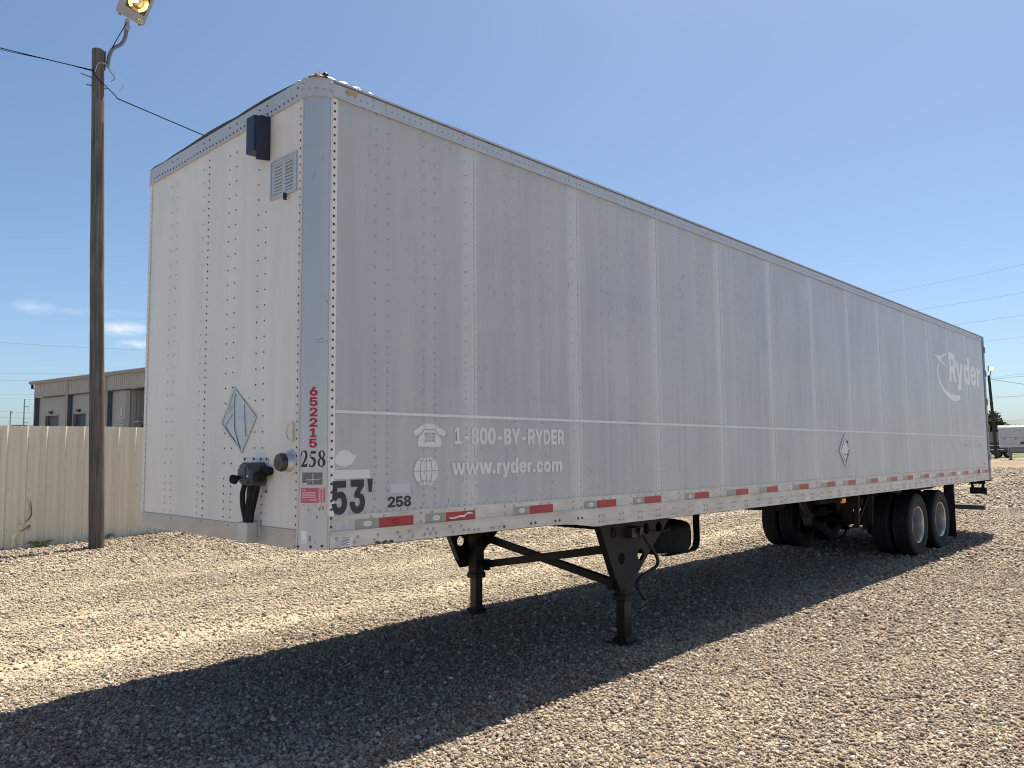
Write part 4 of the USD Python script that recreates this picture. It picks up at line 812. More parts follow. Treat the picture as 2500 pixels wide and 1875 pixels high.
part(hb, 'cap', disc_profile([(0.0, -0.085), (0.04, -0.085), (0.05, -0.06), (0.0, -0.055)], (10.73, 1.55, 0.575), 18), 'chassis_black', smooth=30)
part(T, 'curved_arm', tube(bez([(10.2, 1.5, 1.08), (10.32, 1.5, 0.90), (10.5, 1.5, 0.72), (10.7, 1.52, 0.60)], 6), [0.05] * 19, 8), 'hub_grey', smooth=40)
part(T, 'air_hose', tube(bez([(10.75, 1.5, 0.52), (10.85, 1.3, 0.30), (11.2, 1.2, 0.24), (11.6, 1.25, 0.36), (12.0, 1.3, 0.34), (12.2, 1.3, 0.46)], 8), 0.016, 8), 'chassis_black', smooth=40)
part(T, 'air_tank', disc_profile([(0.0, -0.42), (0.08, -0.41), (0.13, -0.36), (0.13, 0.36), (0.08, 0.41), (0.0, 0.42)], (9.3, 1.75, 0.92), 24), 'chassis_black', smooth=35)
for x, y in ((9.86, 0.42), (10.62, 0.48), (11.0, 0.70)):
    part(T, 'support_strut', cat(bar((x, y, 1.12), (x + 0.02, y + 0.03, 0.55 if x < 10.9 else 0.42), 0.07, 0.05, (1, 0, 0))), 'chassis_black')
part(T, 'diagonal_strut', bar((9.9, 0.45, 0.6), (10.6, 0.5, 1.08), 0.04, 0.03), 'chassis_black')
# amber side lamp under the rail
al = part(T, 'amber_lamp_bracket', warp(bx(8.14, 8.30, 0.0, 0.05, -0.10, -0.05)), 'chassis_black')
part(al, 'amber_lamp', cbx(8.17, 8.30, -0.004, 0.03, 1.035, 1.10, 0.01), 'amber_lens')
# mud flaps, light box and rear guard
for y0, y1 in ((0.015, 0.66), (WID - 0.66, WID - 0.015)):
    mf = part(T, 'mud_flap', bx(13.50, 13.512, y0, y1, 0.13, 0.88), 'black_rubber')
    part(mf, 'hanger', cat(bx(13.46, 13.50, y0, y1, 0.86, 0.93), bx(13.44, 13.52, (y0 + 0.0) if y0 < 1 else y1 - 0.14, (y0 + 0.14) if y0 < 1 else y1, 0.90, 1.10)), 'chassis_black')
lbx = part(T, 'light_box', cbx(15.88, 15.92, 0.03, 0.34, 0.79, 0.92, 0.006), 'chassis_black')
part(lbx, 'bracket', cat([bar((15.90, y, 0.92), (15.90, y + o, 1.06), 0.05, 0.02, (1, 0, 0)) for y, o in ((0.10, -0.02), (0.28, 0.03))] + [bx(15.88, 15.92, 0.05, 0.34, 0.99, 1.06)]), 'chassis_black')
gd = part(T, 'rear_guard', cat(cbx(15.97, 16.07, 0.10, WID - 0.10, 0.455, 0.555, 0.008)), 'guard_paint')
for y in (0.80, WID - 0.80):
    part(gd, 'guard_post', bar((15.98, y, 1.06), (16.01, y, 0.55), 0.10, 0.08, (1, 0, 0)), 'chassis_black')

# ------------------------------------------------------------------ the yard lamp on its timber pole
PB, PT = np.array([2.955, 11.977, -0.3]), np.array([2.745, 12.20, 9.78])
LP = thing('yard_lamp_pole', 'weathered round timber pole carrying the lit floodlight, in front of the metal fence', 'lamp pole', (PB[0], PB[1], 0))
t = np.linspace(0, 1, 60); pts = PB + (PT - PB) * t[:, None]
sides = 40; ang = np.arange(sides) * 2 * np.pi / sides; rr = 0.141 - 0.032 * t
ring = np.stack([np.cos(ang), np.sin(ang), 0 * ang], 1)
pv = pts[:, None] + ring[None] * rr[:, None, None]
nzv = meshkit.fbm(np.stack([np.broadcast_to(np.cos(ang) * 2.2, (60, sides)), np.broadcast_to(np.sin(ang) * 2.2, (60, sides)), pts[:, None, 2] * 0.35 + 0 * ang], -1), 3, 3) - 0.5
pv = pv + ring[None] * (nzv * 0.022)[..., None]
cr = np.maximum(0, meshkit.noise(np.stack([np.broadcast_to(np.cos(ang) * 5, (60, sides)), np.broadcast_to(np.sin(ang) * 5, (60, sides)), pts[:, None, 2] * 0.25 + 0 * ang], -1), 8) - 0.72)
pv = pv - ring[None] * (cr * 0.06)[..., None]
i_, j_ = np.meshgrid(np.arange(59), np.arange(sides), indexing='ij'); qd = np.stack([i_ * sides + j_, i_ * sides + (j_ + 1) % sides, (i_ + 1) * sides + (j_ + 1) % sides, (i_ + 1) * sides + j_], -1).reshape(-1, 4)
vv = np.vstack([pv.reshape(-1, 3), PT[None]]); top = np.array([[59 * sides + k, 59 * sides + (k + 1) % sides, 60 * sides] for k in range(sides)])
pole = part(LP, 'pole', trimesh.Trimesh(vv, np.vstack([qd[:, [0, 1, 2]], qd[:, [0, 2, 3]], top]), process=False), 'pole_wood', smooth=40)
LY = 12.22
arm = bez([(2.93, LY - 0.02, 9.50), (2.955, LY - 0.03, 9.74), (3.03, LY - 0.03, 9.92), (3.17, LY, 10.06), (3.25, LY, 10.22), (3.275, LY, 10.40), (3.28, LY, 10.50)], 8)
part(LP, 'lamp_arm', tube(arm, 0.036, 14), 'pipe_grey', smooth=40)
part(LP, 'arm_plate', cbx(2.865, 2.885, LY - 0.06, LY + 0.06, 9.40, 9.80, 0.004), 'pipe_grey')
kn = part(LP, 'knuckle', cat(cyl((3.275, LY, 10.40), (3.285, LY, 10.58), 0.052, 18), cyl((3.27, LY - 0.05, 10.60), (3.30, LY + 0.05, 10.60), 0.045, 16), cyl((3.30, LY, 10.50), (3.37, LY, 10.50), 0.012, 8)), 'lamp_body', smooth=35)
part(LP, 'lamp_lead', tube([(3.26, LY - 0.05, 10.55), (3.18, LY - 0.06, 10.36), (3.06, LY - 0.07, 10.08), (2.99, LY - 0.07, 9.90)], 0.009, 6), 'wire_black')
# floodlight: a box whose glass looks out and down towards the yard
ex = np.array([0.94, 0.0, -0.20]); ex /= np.linalg.norm(ex)
nf = np.array([-0.14, -0.90, -0.40]); nf -= ex * (nf @ ex); nf /= np.linalg.norm(nf); ez = np.cross(ex, nf) * -1
ez = np.cross(nf, ex); ez = ez if ez[2] > 0 else -ez
LC = np.array([3.45, LY - 0.02, 11.04])


def lamp_space(m):
    m = m.copy(); v = np.array(m.vertices); m.vertices = LC + v[:, :1] * ex + v[:, 1:2] * (-nf) + v[:, 2:3] * ez
    if np.dot(np.cross(ex, -nf), ez) < 0: m.invert()
    return m


def rrect(w, h, r): return sbox(-w / 2 + r, -h / 2 + r, w / 2 - r, h / 2 - r).buffer(r, 6)


def slab(poly, y0, y1):
    m = ext(poly, y1 - y0); v = np.array(m.vertices); m.vertices = np.column_stack([v[:, 0], y1 - v[:, 2], v[:, 1]]); return m


FW, FH = 0.56, 0.66
face = rrect(FW, FH, 0.05); win = affinity.translate(rrect(0.40, 0.40, 0.03), 0.02, 0.055)
fl = part(LP, 'floodlight_housing', lamp_space(cat(slab(face.difference(win), -0.0, 0.03), slab(face.difference(affinity.translate(rrect(0.43, 0.43, 0.03), 0.02, 0.055)), 0.03, 0.12), trimesh.convex.convex_hull(np.vstack([np.column_stack([np.array(face.exterior.coords)[:, 0], np.full(len(face.exterior.coords), 0.122), np.array(face.exterior.coords)[:, 1]]), np.array([(a * 0.17, 0.26, b * 0.2) for a in (-1, 1) for b in (-1, 1)])])))), 'lamp_body')
part(fl, 'clamp', lamp_space(cat([cbx(x - 0.022, x + 0.022, 0.0, 0.05, z - 0.02, z + 0.02, 0.006) for x, z in ((-0.20, -0.345), (0.20, -0.345), (-0.20, 0.345), (0.20, 0.345))])), 'pipe_grey')
bowl = trimesh.creation.revolve(np.array([(0.02, 0.115), (0.09, 0.105), (0.15, 0.07), (0.19, 0.02), (0.196, 0.012)]), sections=28); bowl.apply_transform(trimesh.transformations.rotation_matrix(-np.pi / 2, [1, 0, 0])); bowl.apply_translation([0.02, 0.0, 0.055])
part(fl, 'reflector', lamp_space(bowl), 'reflector', smooth=40)
part(fl, 'lit_bulb', lamp_space(cat(trimesh.Trimesh(*(lambda m: (np.array(m.vertices) * [0.05, 0.03, 0.085] + [-0.03, 0.045, 0.09], m.faces))(trimesh.creation.icosphere(2, 1.0))))), 'lamp_core', smooth=True)
part(fl, 'glowing_bowl', lamp_space(cat([slab(affinity.translate(Point(0, 0).buffer(0.17, 20).difference(Point(0, 0).buffer(0.135, 20)).intersection(Polygon([(0, 0), (0.4 * math.cos(a0), 0.4 * math.sin(a0)), (0.4 * math.cos(a1), 0.4 * math.sin(a1))])), 0.02, 0.055), 0.03, 0.036) for a0, a1 in ((-1.1, -0.45), (-0.40, 0.5), (-2.9, -2.1))])), 'lamp_glow')
part(fl, 'glass', lamp_space(bx(-0.18, 0.22, 0.004, 0.007, -0.145, 0.255)), 'lamp_glass')
st = part(fl, 'number_sticker', lamp_space(bx(0.135, 0.235, -0.002, 0.0, -0.305, -0.235)), 'label_yellow')
tx = fit(glyphs('40', 750), 0.147, 0.223, -0.293, -0.248); part(st, 'figures', lamp_space(slab(tx, -0.0035, -0.002)), 'letter_black')
# line hardware on the pole
WP = PB + (PT - PB) * 0.945
part(LP, 'wire_loop', tube(bez([WP + np.array(o) for o in ((-0.10, -0.13, 0.02), (-0.06, -0.17, 0.20), (0.06, -0.17, 0.24), (0.15, -0.12, 0.22), (0.30, -0.1, 0.12), (0.44, -0.08, -0.02), (0.43, -0.08, -0.13), (0.36, -0.08, -0.20))], 8), 0.007, 6), 'wire_bare')
part(LP, 'wire_loop', tube(bez([WP + np.array(o) for o in ((-0.13, -0.08, 0.10), (-0.10, -0.16, -0.06), (-0.02, -0.18, -0.15), (0.1, -0.15, -0.20), (0.34, -0.08, -0.33))], 8), 0.009, 6), 'wire_black')
part(LP, 'wire_loop', tube(bez([WP + np.array(o) for o in ((0.13, -0.1, 0.26), (0.18, -0.12, 0.14), (0.25, -0.12, 0.08), (0.26, -0.12, 0.0), (0.20, -0.12, -0.06))], 8), 0.006, 6), 'wire_black')
part(LP, 'through_bolt', cat(cyl(WP + [-0.21, 0, -0.22], WP + [0.18, 0, -0.18], 0.013, 8), cyl(WP + [-0.31, 0.02, -0.02], WP + [-0.10, 0.02, -0.04], 0.012, 8)), 'pipe_grey')


def sag(p, q, s, n=40):
    p, q = np.array(p, float), np.array(q, float); t = np.linspace(0, 1, n)[:, None]; return p + (q - p) * t - np.array([0, 0, 1.0]) * s * 4 * t * (1 - t)


a0 = WP + [-0.12, -0.06, 0.08]
lw = sag(a0, (-26.0, 10.6, 10.4), 1.1, 60); tw = np.linspace(0, 90, 60)
single('overhead_wire', cat(tube(lw, 0.0095, 6), tube(lw + np.column_stack([0 * tw, 0.012 * np.cos(tw), 0.015 * np.sin(tw) - 0.014]), 0.006, 5)), 'wire_black', 'twisted black service wire running left from the timber lamp pole', 'wire')
single('overhead_wire', tube(sag(WP + [0.34, -0.06, -0.34], (108.2, 19.6, 9.9), 3.0, 80), 0.011, 6), 'wire_black', 'black service wire sagging right from the timber lamp pole behind the trailer', 'wire')

# ------------------------------------------------------------------ the sheet metal fence
FY, FTOP, PITCH = 13.15, 2.325, 0.337
FN = thing('metal_fence', 'tall beige ribbed sheet metal fence behind the timber pole', 'fence', (2.0, FY, 0))
def sheet(x0, n, slope=0.0):
    xs, ds = [], []
    for k in range(n):
        a = x0 + PITCH * k
        for dx, d in ((-0.060, 0.0), (-0.018, 0.038), (-0.006, 0.038), (0.034, 0.0), (0.100, 0.0), (0.114, 0.007), (0.122, 0.007), (0.138, 0.0), (0.207, 0.0), (0.221, 0.007), (0.229, 0.007), (0.245, 0.0)):
            xs.append(a + dx); ds.append(d)
    xs.append(x0 + PITCH * n - 0.060); ds.append(0.0); xs, ds = np.array(xs), np.array(ds)
    v = np.vstack([np.column_stack([xs, FY - ds - th, np.full(len(xs), z)]) for z in (-0.15, FTOP + slope) for th in (0.0,)])
    w = v + [0, 0.0012, 0]; n_ = len(xs); k = np.arange(n_ - 1)
    f = np.vstack([np.stack([k, k + 1, k + n_ + 1], 1), np.stack([k, k + n_ + 1, k + n_], 1)])
    g = f[:, ::-1] + 2 * n_; tp = np.vstack([np.stack([k + n_, k + n_ + 1, k + 3 * n_ + 1], 1), np.stack([k + n_, k + 3 * n_ + 1, k + 3 * n_], 1)])
    return trimesh.Trimesh(np.vstack([v, w]), np.vstack([f, g, tp]), process=False)
x0 = 1.689 - 3 * PITCH * 12
for k in range(25):
    xa = x0 + 3 * PITCH * k
    fpn = part(FN, 'fence_sheet', sheet(xa, 3, 0.004 * math.sin(k * 2.1)), 'fence_beige')
    part(fpn, 'screws', domes([(xa + PITCH * j + 0.06, FY - 0.0005, z) for j in range(3) for z in (0.35, 1.12, 1.93)], (0, -1, 0), 0.010, 0.005, 6), 'building_trim', kind='stuff')
for z in (0.35, 1.12, 1.93):
    part(FN, 'fence_rail', bx(x0, x0 + 25.2, FY + 0.004, FY + 0.06, z - 0.04, z + 0.04), 'galvanised')
for k in range(11):
    part(FN, 'fence_post', bx(x0 + 2.5 * k, x0 + 2.5 * k + 0.07, FY + 0.062, FY + 0.13, -0.2, 2.2), 'galvanised')

# weeds at the fence foot
WD = thing('tall_weed', 'tall dry weed stalk with long blades leaning at the fence foot', 'weed', (1.78, 12.95, 0))
def blade(pts, w):
    p = bez(pts, 6); tt = np.linspace(0, 1, len(p)); ww = w * np.sin(np.pi * np.clip(0.12 + 0.88 * tt, 0, 1)) ** 0.7
    d = np.gradient(p, axis=0); sd = np.cross(d, [0.3, 0.9, 0.2]); sd /= np.linalg.norm(sd, axis=1, keepdims=True)
    v = np.vstack([p - sd * ww[:, None] / 2, p + sd * ww[:, None] / 2 + [0, 0.002, 0]]); n = len(p); k = np.arange(n - 1)
    f = np.vstack([np.stack([k, k + 1, k + n + 1], 1), np.stack([k, k + n + 1, k + n], 1)]); return trimesh.Trimesh(v, f, process=False)
wb = np.array([1.78, 12.92, 0.02])
part(WD, 'stem', tube(bez([wb, wb + [0.10, 0, 0.22], wb + [0.20, 0.01, 0.42], wb + [0.27, 0.02, 0.66]], 6), [0.008] * 18 + [0.004], 6), 'weed_straw')
for a, b, c, m in (((0.10, 0, 0.22), (0.02, -0.03, 0.10), (-0.14, -0.06, -0.02), 'weed_straw'), ((0.17, 0, 0.36), (0.05, -0.02, 0.28), (-0.02, -0.05, 0.16), 'weed_straw'), ((0.22, 0, 0.48), (0.30, -0.02, 0.62), (0.28, -0.02, 0.92), 'weed_green'), ((0.20, 0, 0.40), (0.12, 0.02, 0.46), (0.08, 0.02, 0.40), 'weed_straw'), ((0.26, 0, 0.62), (0.27, 0, 0.8), (0.22, 0, 0.98), 'weed_straw'), ((0.15, 0, 0.30), (0.28, -0.03, 0.42), (0.24, -0.05, 0.30), 'weed_green')):
    part(WD, 'leaf_blade', blade([wb + np.array(a), wb + np.array(b), wb + np.array(c)], 0.03), m)
def tuft(name, label, c, n, h, seed, group=None):
    r = np.random.default_rng(seed); bl = []
    for _ in range(n):
        a, s = r.uniform(0, 2 * np.pi), r.uniform(0.5, 1.0); o = np.array([math.cos(a), math.sin(a) * 0.5, 0]); b = np.array(c) + o * r.uniform(0, 0.08) + [0, 0, gh(c[0], c[1])]
        bl.append(blade([b, b + o * 0.08 * s + [0, 0, h * 0.7 * s], b + o * 0.24 * s + [0, 0, h * r.uniform(0.5, 1.0) * s]], 0.02))
    t_ = thing(name, label, 'weed', c)
    part(t_, 'blades', cat(bl), 'weed_green', kind='stuff')
tuft('weed_tuft', 'low spreading green weed left of the pole at the fence foot', (2.28, 12.98, 0), 40, 0.17, 3)
tuft('weed_tuft', 'small green weed sprig right of the pole at the fence foot', (3.42, 13.02, 0), 10, 0.15, 4)

# ------------------------------------------------------------------ the warehouse beyond the fence
O, U = np.array([16.0, 64.3, 0.0]), np.array([0.13175275, -0.99128261, 0.0]); NN = np.array([-0.99128261, -0.13175275, 0.0])   # along the wall towards us, out of the wall
def bl_(u0, u1, n0, n1, z0, z1):
    m = trimesh.creation.box([u1 - u0, n1 - n0, z1 - z0]); c = O + U * (u0 + u1) / 2 + NN * (n0 + n1) / 2 + [0, 0, (z0 + z1) / 2]
    T4 = np.eye(4); T4[:3, 0], T4[:3, 1], T4[:3, 2], T4[:3, 3] = U, NN, (0, 0, 1), c
    m.apply_transform(T4)
    if np.linalg.det(T4[:3, :3]) < 0: m.invert()
    return m
def ribbed(u0, u1, n0, z0, z1, pitch, d=0.03):
    """A ribbed wall sheet facing out of the wall."""
    us, ds = [], []
    a = u0
    while a < u1 - 1e-6:
        for du, dd in ((0, 0), (pitch * 0.5, 0), (pitch * 0.58, d), (pitch * 0.88, d), (pitch * 0.96, 0)): us.append(min(a + du, u1)); ds.append(dd)
        a += pitch
    us.append(u1); ds.append(0); us, ds = np.array(us), np.array(ds); n_ = len(us)
    v = np.vstack([O + us[:, None] * U + (n0 + ds)[:, None] * NN + np.array([0, 0, z]) for z in (z0, z1)]); k = np.arange(n_ - 1)
    f = np.vstack([np.stack([k, k + 1, k + n_ + 1], 1), np.stack([k, k + n_ + 1, k + n_], 1)])
    m = trimesh.Trimesh(v, f, process=False)
    if (m.face_normals @ NN).mean() < 0: m.invert()
    return m
WH = thing('warehouse', 'beige ribbed metal warehouse with dark dock doors behind the fence', 'warehouse', O)
EAVE = 7.0
for a, b in ((0.32, 5.46), (5.74, 10.95), (11.28, 26.0)):
    part(WH, 'fascia_sheet', ribbed(a, b, 0.0, 6.0, EAVE, 0.25, 0.03), 'building_beige')
for a, b in ((0.30, 5.46), (5.46, 11.0), (11.0, 26.0)):
    part(WH, 'fascia_back', bl_(a, b, -0.10, -0.002, 5.98, EAVE), 'building_trim')
for u in (5.60, 11.115):
    part(WH, 'fascia_strip', bl_(u - 0.14, u + 0.14, -0.01, 0.035, 5.97, EAVE), 'building_trim')
part(WH, 'gutter', cat(bl_(-0.1, 26, -0.02, 0.16, EAVE - 0.02, EAVE + 0.20), bl_(-0.32, -0.1, -1.5, 0.16, EAVE + 0.05, EAVE + 0.20)), 'building_trim')
part(WH, 'eave_lamp', cat(bl_(-0.18, -0.05, -0.1, 0.05, 6.72, 6.98), bl_(-0.3, 0.0, -0.12, 0.02, 6.68, 6.74)), 'truck_dark')
for u0, u1, mt in ((0.32, 0.44, 'building_trim'), (5.30, 5.68, 'building_trim'), (11.0, 11.35, 'building_trim')):
    part(WH, 'column', bl_(u0, u1, -0.34, -0.004, 0, 5.98), mt)
for u0, u1 in ((0.445, 0.47), (5.685, 5.71), (11.355, 11.38)):
    part(WH, 'column_side', bl_(u0, u1, -0.335, -0.02, 0, 5.96), 'building_blue')
RW = -0.34
part(WH, 'wall_sheet', ribbed(0.48, 5.28, RW, 4.70, 5.98, 0.16, 0.02), 'building_light')
part(WH, 'wall_sheet', ribbed(5.72, 11.0, RW, 4.70, 5.98, 0.16, 0.02), 'building_light')
part(WH, 'wall_sheet', ribbed(11.39, 13.3, RW, 0.0, 5.98, 0.16, 0.02), 'building_light')
part(WH, 'trim', bl_(13.3, 13.85, RW - 0.02, RW + 0.10, 0, 5.9), 'building_trim')
rv = bl_(13.87, 13.95, -9.0, RW - 0.02, 0.0, 5.92); part(WH, 'return_wall', rv, 'building_light')
for k in range(18): part(WH, 'wall_joint', bl_(13.951, 13.975, RW - 0.30 - 0.30 * k, RW - 0.26 - 0.30 * k, 0.0, 5.92), 'building_trim')
part(WH, 'wall_back', cat(bl_(0.3, 0.9, RW - 0.2, RW - 0.005, 0, 5.98), bl_(0.3, 13.3, RW - 0.25, RW - 0.22, 0, 5.98), bl_(13.96, 26.0, -9.3, -9.0, 0, 5.98)), 'building_light')
part(WH, 'soffit', bl_(0.4, 26.0, -9.0, -0.1, 5.93, 5.965), 'building_blue')
DOORS = ((1.6, 3.66), (5.95, 7.75))
lastu = {0: (0.48, 5.28), 1: (5.72, 11.0)}
for k, (a, b) in enumerate(DOORS):
    lo, hi = lastu[k]
    part(WH, 'wall_sheet', ribbed(lo, a - 0.02, RW, 0.0, 4.70, 0.16, 0.02), 'building_light')
    part(WH, 'wall_sheet', ribbed(b + 0.02, hi, RW, 0.0, 4.70, 0.16, 0.02), 'building_light')
    part(WH, 'wall_sheet', ribbed(a - 0.02, b + 0.02, RW, 4.52, 4.70, 0.16, 0.02), 'building_light')
    d = part(WH, 'dock_door', bl_(a, b, RW - 0.21, RW - 0.17, 0, 4.52), 'door_blue')
    for z in (3.2, 3.75, 4.25): part(d, 'door_rib', bl_(a, b, RW - 0.17, RW - 0.14, z, z + 0.06), 'building_blue')
    part(d, 'frame', cat(bl_(a - 0.05, a, RW - 0.18, RW + 0.03, 0, 4.56), bl_(b, b + 0.05, RW - 0.18, RW + 0.03, 0, 4.56), bl_(a - 0.05, b + 0.05, RW - 0.18, RW + 0.03, 4.52, 4.58)), 'building_trim')
    part(WH, 'wall_lamp', cat(bl_((a + b) / 2 - 0.16, (a + b) / 2 + 0.16, RW, RW + 0.25, 4.74, 4.86), bl_((a + b) / 2 - 0.05, (a + b) / 2 + 0.05, RW, RW + 0.15, 4.66, 4.74)), 'truck_dark')
lv = part(WH, 'wall_louvre', bl_(12.4, 13.0, RW, RW + 0.05, 2.6, 4.10), 'galvanised')
for k in range(10): part(lv, 'louvre_blade', bl_(12.43, 12.97, RW + 0.05, RW + 0.08, 2.65 + 0.145 * k, 2.72 + 0.145 * k), 'building_trim')
part(WH, 'wall_sign', bl_(12.62, 12.72, RW + 0.02, RW + 0.06, 4.25, 4.75), 'label_white')
part(WH, 'awning', bl_(13.96, 14.5, -3.2, -0.5, 3.75, 3.85), 'roof_grey')
part(WH, 'wall_lamp', bl_(13.976, 14.2, -1.3, -1.0, 3.42, 3.58), 'truck_dark')
rf = [O + U * u + NN * n + np.array([0, 0, z]) for u in (-0.35, 26.2) for n, z in ((0.16, EAVE + 0.18), (0.16, EAVE + 0.24), (-15, EAVE + 1.25), (-30, EAVE + 0.24), (-30, EAVE + 0.18))]
part(WH, 'roof', trimesh.convex.convex_hull(np.array(rf)), 'roof_grey')
part(WH, 'end_wall', cat(bl_(0.30, 0.42, -30, -0.65, 0, EAVE + 0.1), bl_(25.8, 26.0, -30, -1.3, 0, EAVE + 0.1), bl_(0.3, 26.0, -30, -29.8, 0, EAVE + 0.1)), 'building_beige')

# ------------------------------------------------------------------ far left: a low building, line poles
def at(px, py, D):
    """The point D metres ahead on the sight line of a place in the photograph."""
    d = FWD + RIGHT * (px - 1250) / 1929.96 - UP * (py - 937.5) / 1929.96; return CAM + d * D
def upright(name, label, category, a, b, D, ztop, depth, matw, matr, zroof=0.5, group=None):
    p, q = at(a, 1030, D), at(b, 1030, D); d = (q - p); d[2] = 0; L = np.linalg.norm(d); d /= L; n = np.array([-d[1], d[0], 0]); n = n if n @ FWD > 0 else -n
    t_ = thing(name, label, category, (p[0], p[1], 0)); P = lambda u, w, z: p * [1, 1, 0] + d * u + n * w + [0, 0, z]
    hull = lambda l: trimesh.convex.convex_hull(np.array(l))
    part(t_, 'wall', hull([P(u, w, z) for u in (0, L) for w in (0, depth) for z in (-0.2, ztop - zroof)]), matw)
    part(t_, 'roof', hull([P(u, w, z) for u in (-0.5, L + 0.5) for w, z in ((-0.6, ztop - zroof + 0.01), (-0.6, ztop - zroof + 0.3), (depth / 2, ztop + 0.4), (depth + 0.6, ztop - zroof + 0.3), (depth + 0.6, ztop - zroof + 0.01))]), matr)
    return t_, P, L
lbd, Pf, Ln = upright('low_building', 'long low dark roofed building far off left of the warehouse', 'building', -420, 110, 230, 9.6, 40, 'dark_roof', 'dark_roof', 2.0)
for k in range(12):
    part(lbd, 'wall_panel', trimesh.convex.convex_hull(np.array([Pf(u, w, z) for u in (1 + Ln / 12 * k, Ln / 12 * (k + 1) - 0.4) for w in (-0.3, -0.01) for z in (3.0, 7.5)])), 'building_blue')
for k, (u, s) in enumerate(((0.79, 1.6), (0.87, 1.2), (0.91, 2.0), (0.97, 3.6))):
    part(lbd, 'roof_unit', trimesh.convex.convex_hull(np.array([Pf(Ln * u + a, 8 + b, z) for a in (-s, s) for b in (0, 3) for z in (8.2, 9.2 + s * 0.55)])), 'steel_pole' if k == 3 else 'dark_roof')
def line_pole(label, px, ptop, D, arms, r=0.32):
    b = at(px, 1040, D); tp = at(px + 0.6, ptop, D); H = tp[2]
    t_ = thing('transmission_pole', label, 'utility pole', (b[0], b[1], 0))
    part(t_, 'mast', tube([(b[0], b[1], -0.3), (b[0], b[1], H)], [r * 1.5, r * 0.7], 12), 'steel_pole', smooth=40)
    rt = RIGHT * [1, 1, 0] / np.linalg.norm(RIGHT[:2])
    for k, z in enumerate(arms):
        am = part(t_, 'cross_arm', bar(np.array([b[0], b[1], H - z]), np.array([b[0], b[1], H - z + 0.3]) + rt * (2.2 if len(arms) > 1 else 0.9), 0.22, 0.26), 'steel_pole')
        part(am, 'insulator', tube([np.array([b[0], b[1], H - z + 0.2]) + rt * (2.1 if len(arms) > 1 else 0.8), np.array([b[0], b[1], H - z - (1.8 if len(arms) > 1 else 0.3)]) + rt * (2.1 if len(arms) > 1 else 0.8)], 0.11, 8), 'insulator')
line_pole('tall steel transmission pole with four short arms left of the warehouse', 57.5, 974, 350, (3.5, 10.5, 17.5, 20.5))
line_pole('plain shorter pole standing left of the tall transmission pole', 24.5, 1003, 300, (0.8,), 0.24)

# far power lines spanning behind the yard
FH_ = FWD * [1, 1, 0] / np.linalg.norm(FWD[:2]); RH_ = RIGHT * [1, 1, 0] / np.linalg.norm(RIGHT[:2])
CAB = [[(-104.4, 24.6), (-74.9, 21.89), (74.1, 32.89), (105.4, 38.1)], [(-104.1, 18.62), (-86.8, 17.49), (81.9, 29.75), (105.1, 32.7)], [(-104.1, 17.33), (-94.3, 16.64), (89.5, 26.73), (104.8, 28.42)], [(-104.0, 14.43), (-97.1, 14.06), (96.5, 23.36), (104.5, 24.09)], [(-103.9, 13.49), (-97.1, 13.11), (96.3, 15.56), (104.0, 15.97)], [(-103.8, 10.35), (-96.9, 10.04), (96.3, 11.07), (103.8, 11.69)], [(-103.7, 9.26), (-96.8, 8.98), (100.3, 6.74), (103.5, 6.9)]]
NAMES = ['topmost', 'second highest', 'third highest', 'fourth highest', 'fifth highest', 'sixth highest', 'lowest']
for k, c in enumerate(CAB):
    c = np.array(c); co = np.polyfit(c[:, 0], c[:, 1], 2); s = np.linspace(-190, 190, 70)
    p = CAM * [1, 1, 0] + FH_ * (160 + 4 * k) + RH_ * s[:, None]; p[:, 2] = np.polyval(co, s)
    single('power_line', tube(p, 0.023, 5), 'cable_far', f'{NAMES[k]} of the thin far power lines crossing the sky behind the trailer', 'power line', 'far power lines')
for k, (za, zb_) in enumerate(((15.2, 16.6), (14.9, 16.2), (11.9, 12.3), (6.0, 6.6))):
    s = np.linspace(60, 150, 30); p = CAM * [1, 1, 0] + FH_ * (172 + 3 * k) + RH_ * s[:, None]; p[:, 2] = za + (zb_ - za) * (s - 96) / 9
    p[:, 2] = za + (zb_ - za) * np.clip((s - 96) / 10, -1, 6) * 0.8 + 0
    single('power_line', tube(p, 0.022, 5), 'cable_far', f'{["upper", "lower", "middle", "bottom"][k]} short stretch of far wire seen right of the trailer near the far lamp pole', 'power line', 'far power lines')

# ------------------------------------------------------------------ far right: lamp pole, trailer, truck, tree, shed, grass
gz = lambda x, y: float(gh(np.array([x]), np.array([y]))[0])
fp_ = np.array([108.95, 19.77, 0.0]); ft_ = np.array([108.16, 19.95, 10.2])
L2 = thing('yard_lamp_pole', 'distant dark lamp pole with lit floodlight right of the trailer rear', 'lamp pole', fp_)
part(L2, 'pole', tube([fp_ + [0, 0, -0.3], fp_ * 0.5 + ft_ * 0.5, ft_], [0.21, 0.18, 0.15], 16), 'dark_timber', smooth=40)
rt = RH_; ftr = ft_
part(L2, 'lamp_arm', tube(bez([ftr + rt * 0.1 + [0, 0, -0.3], ftr + rt * 0.2 + [0, 0, 0.15], ftr + rt * 0.3 + [0, 0, 0.55]], 5), 0.05, 8), 'pipe_grey')
lc = ftr + rt * 0.30 + np.array([0, 0, 0.85]) - FH_ * 0.1
b2 = part(L2, 'floodlight_housing', cat(bar(lc - rt * 0.32 + FH_ * .1, lc + rt * 0.32 + FH_ * .1, 0.2, 0.64)), 'lamp_body')
part(b2, 'glowing_glass', bar(lc - rt * 0.26 - FH_ * 0.02, lc + rt * 0.26 - FH_ * 0.02, 0.02, 0.5), 'lamp_glow_far')
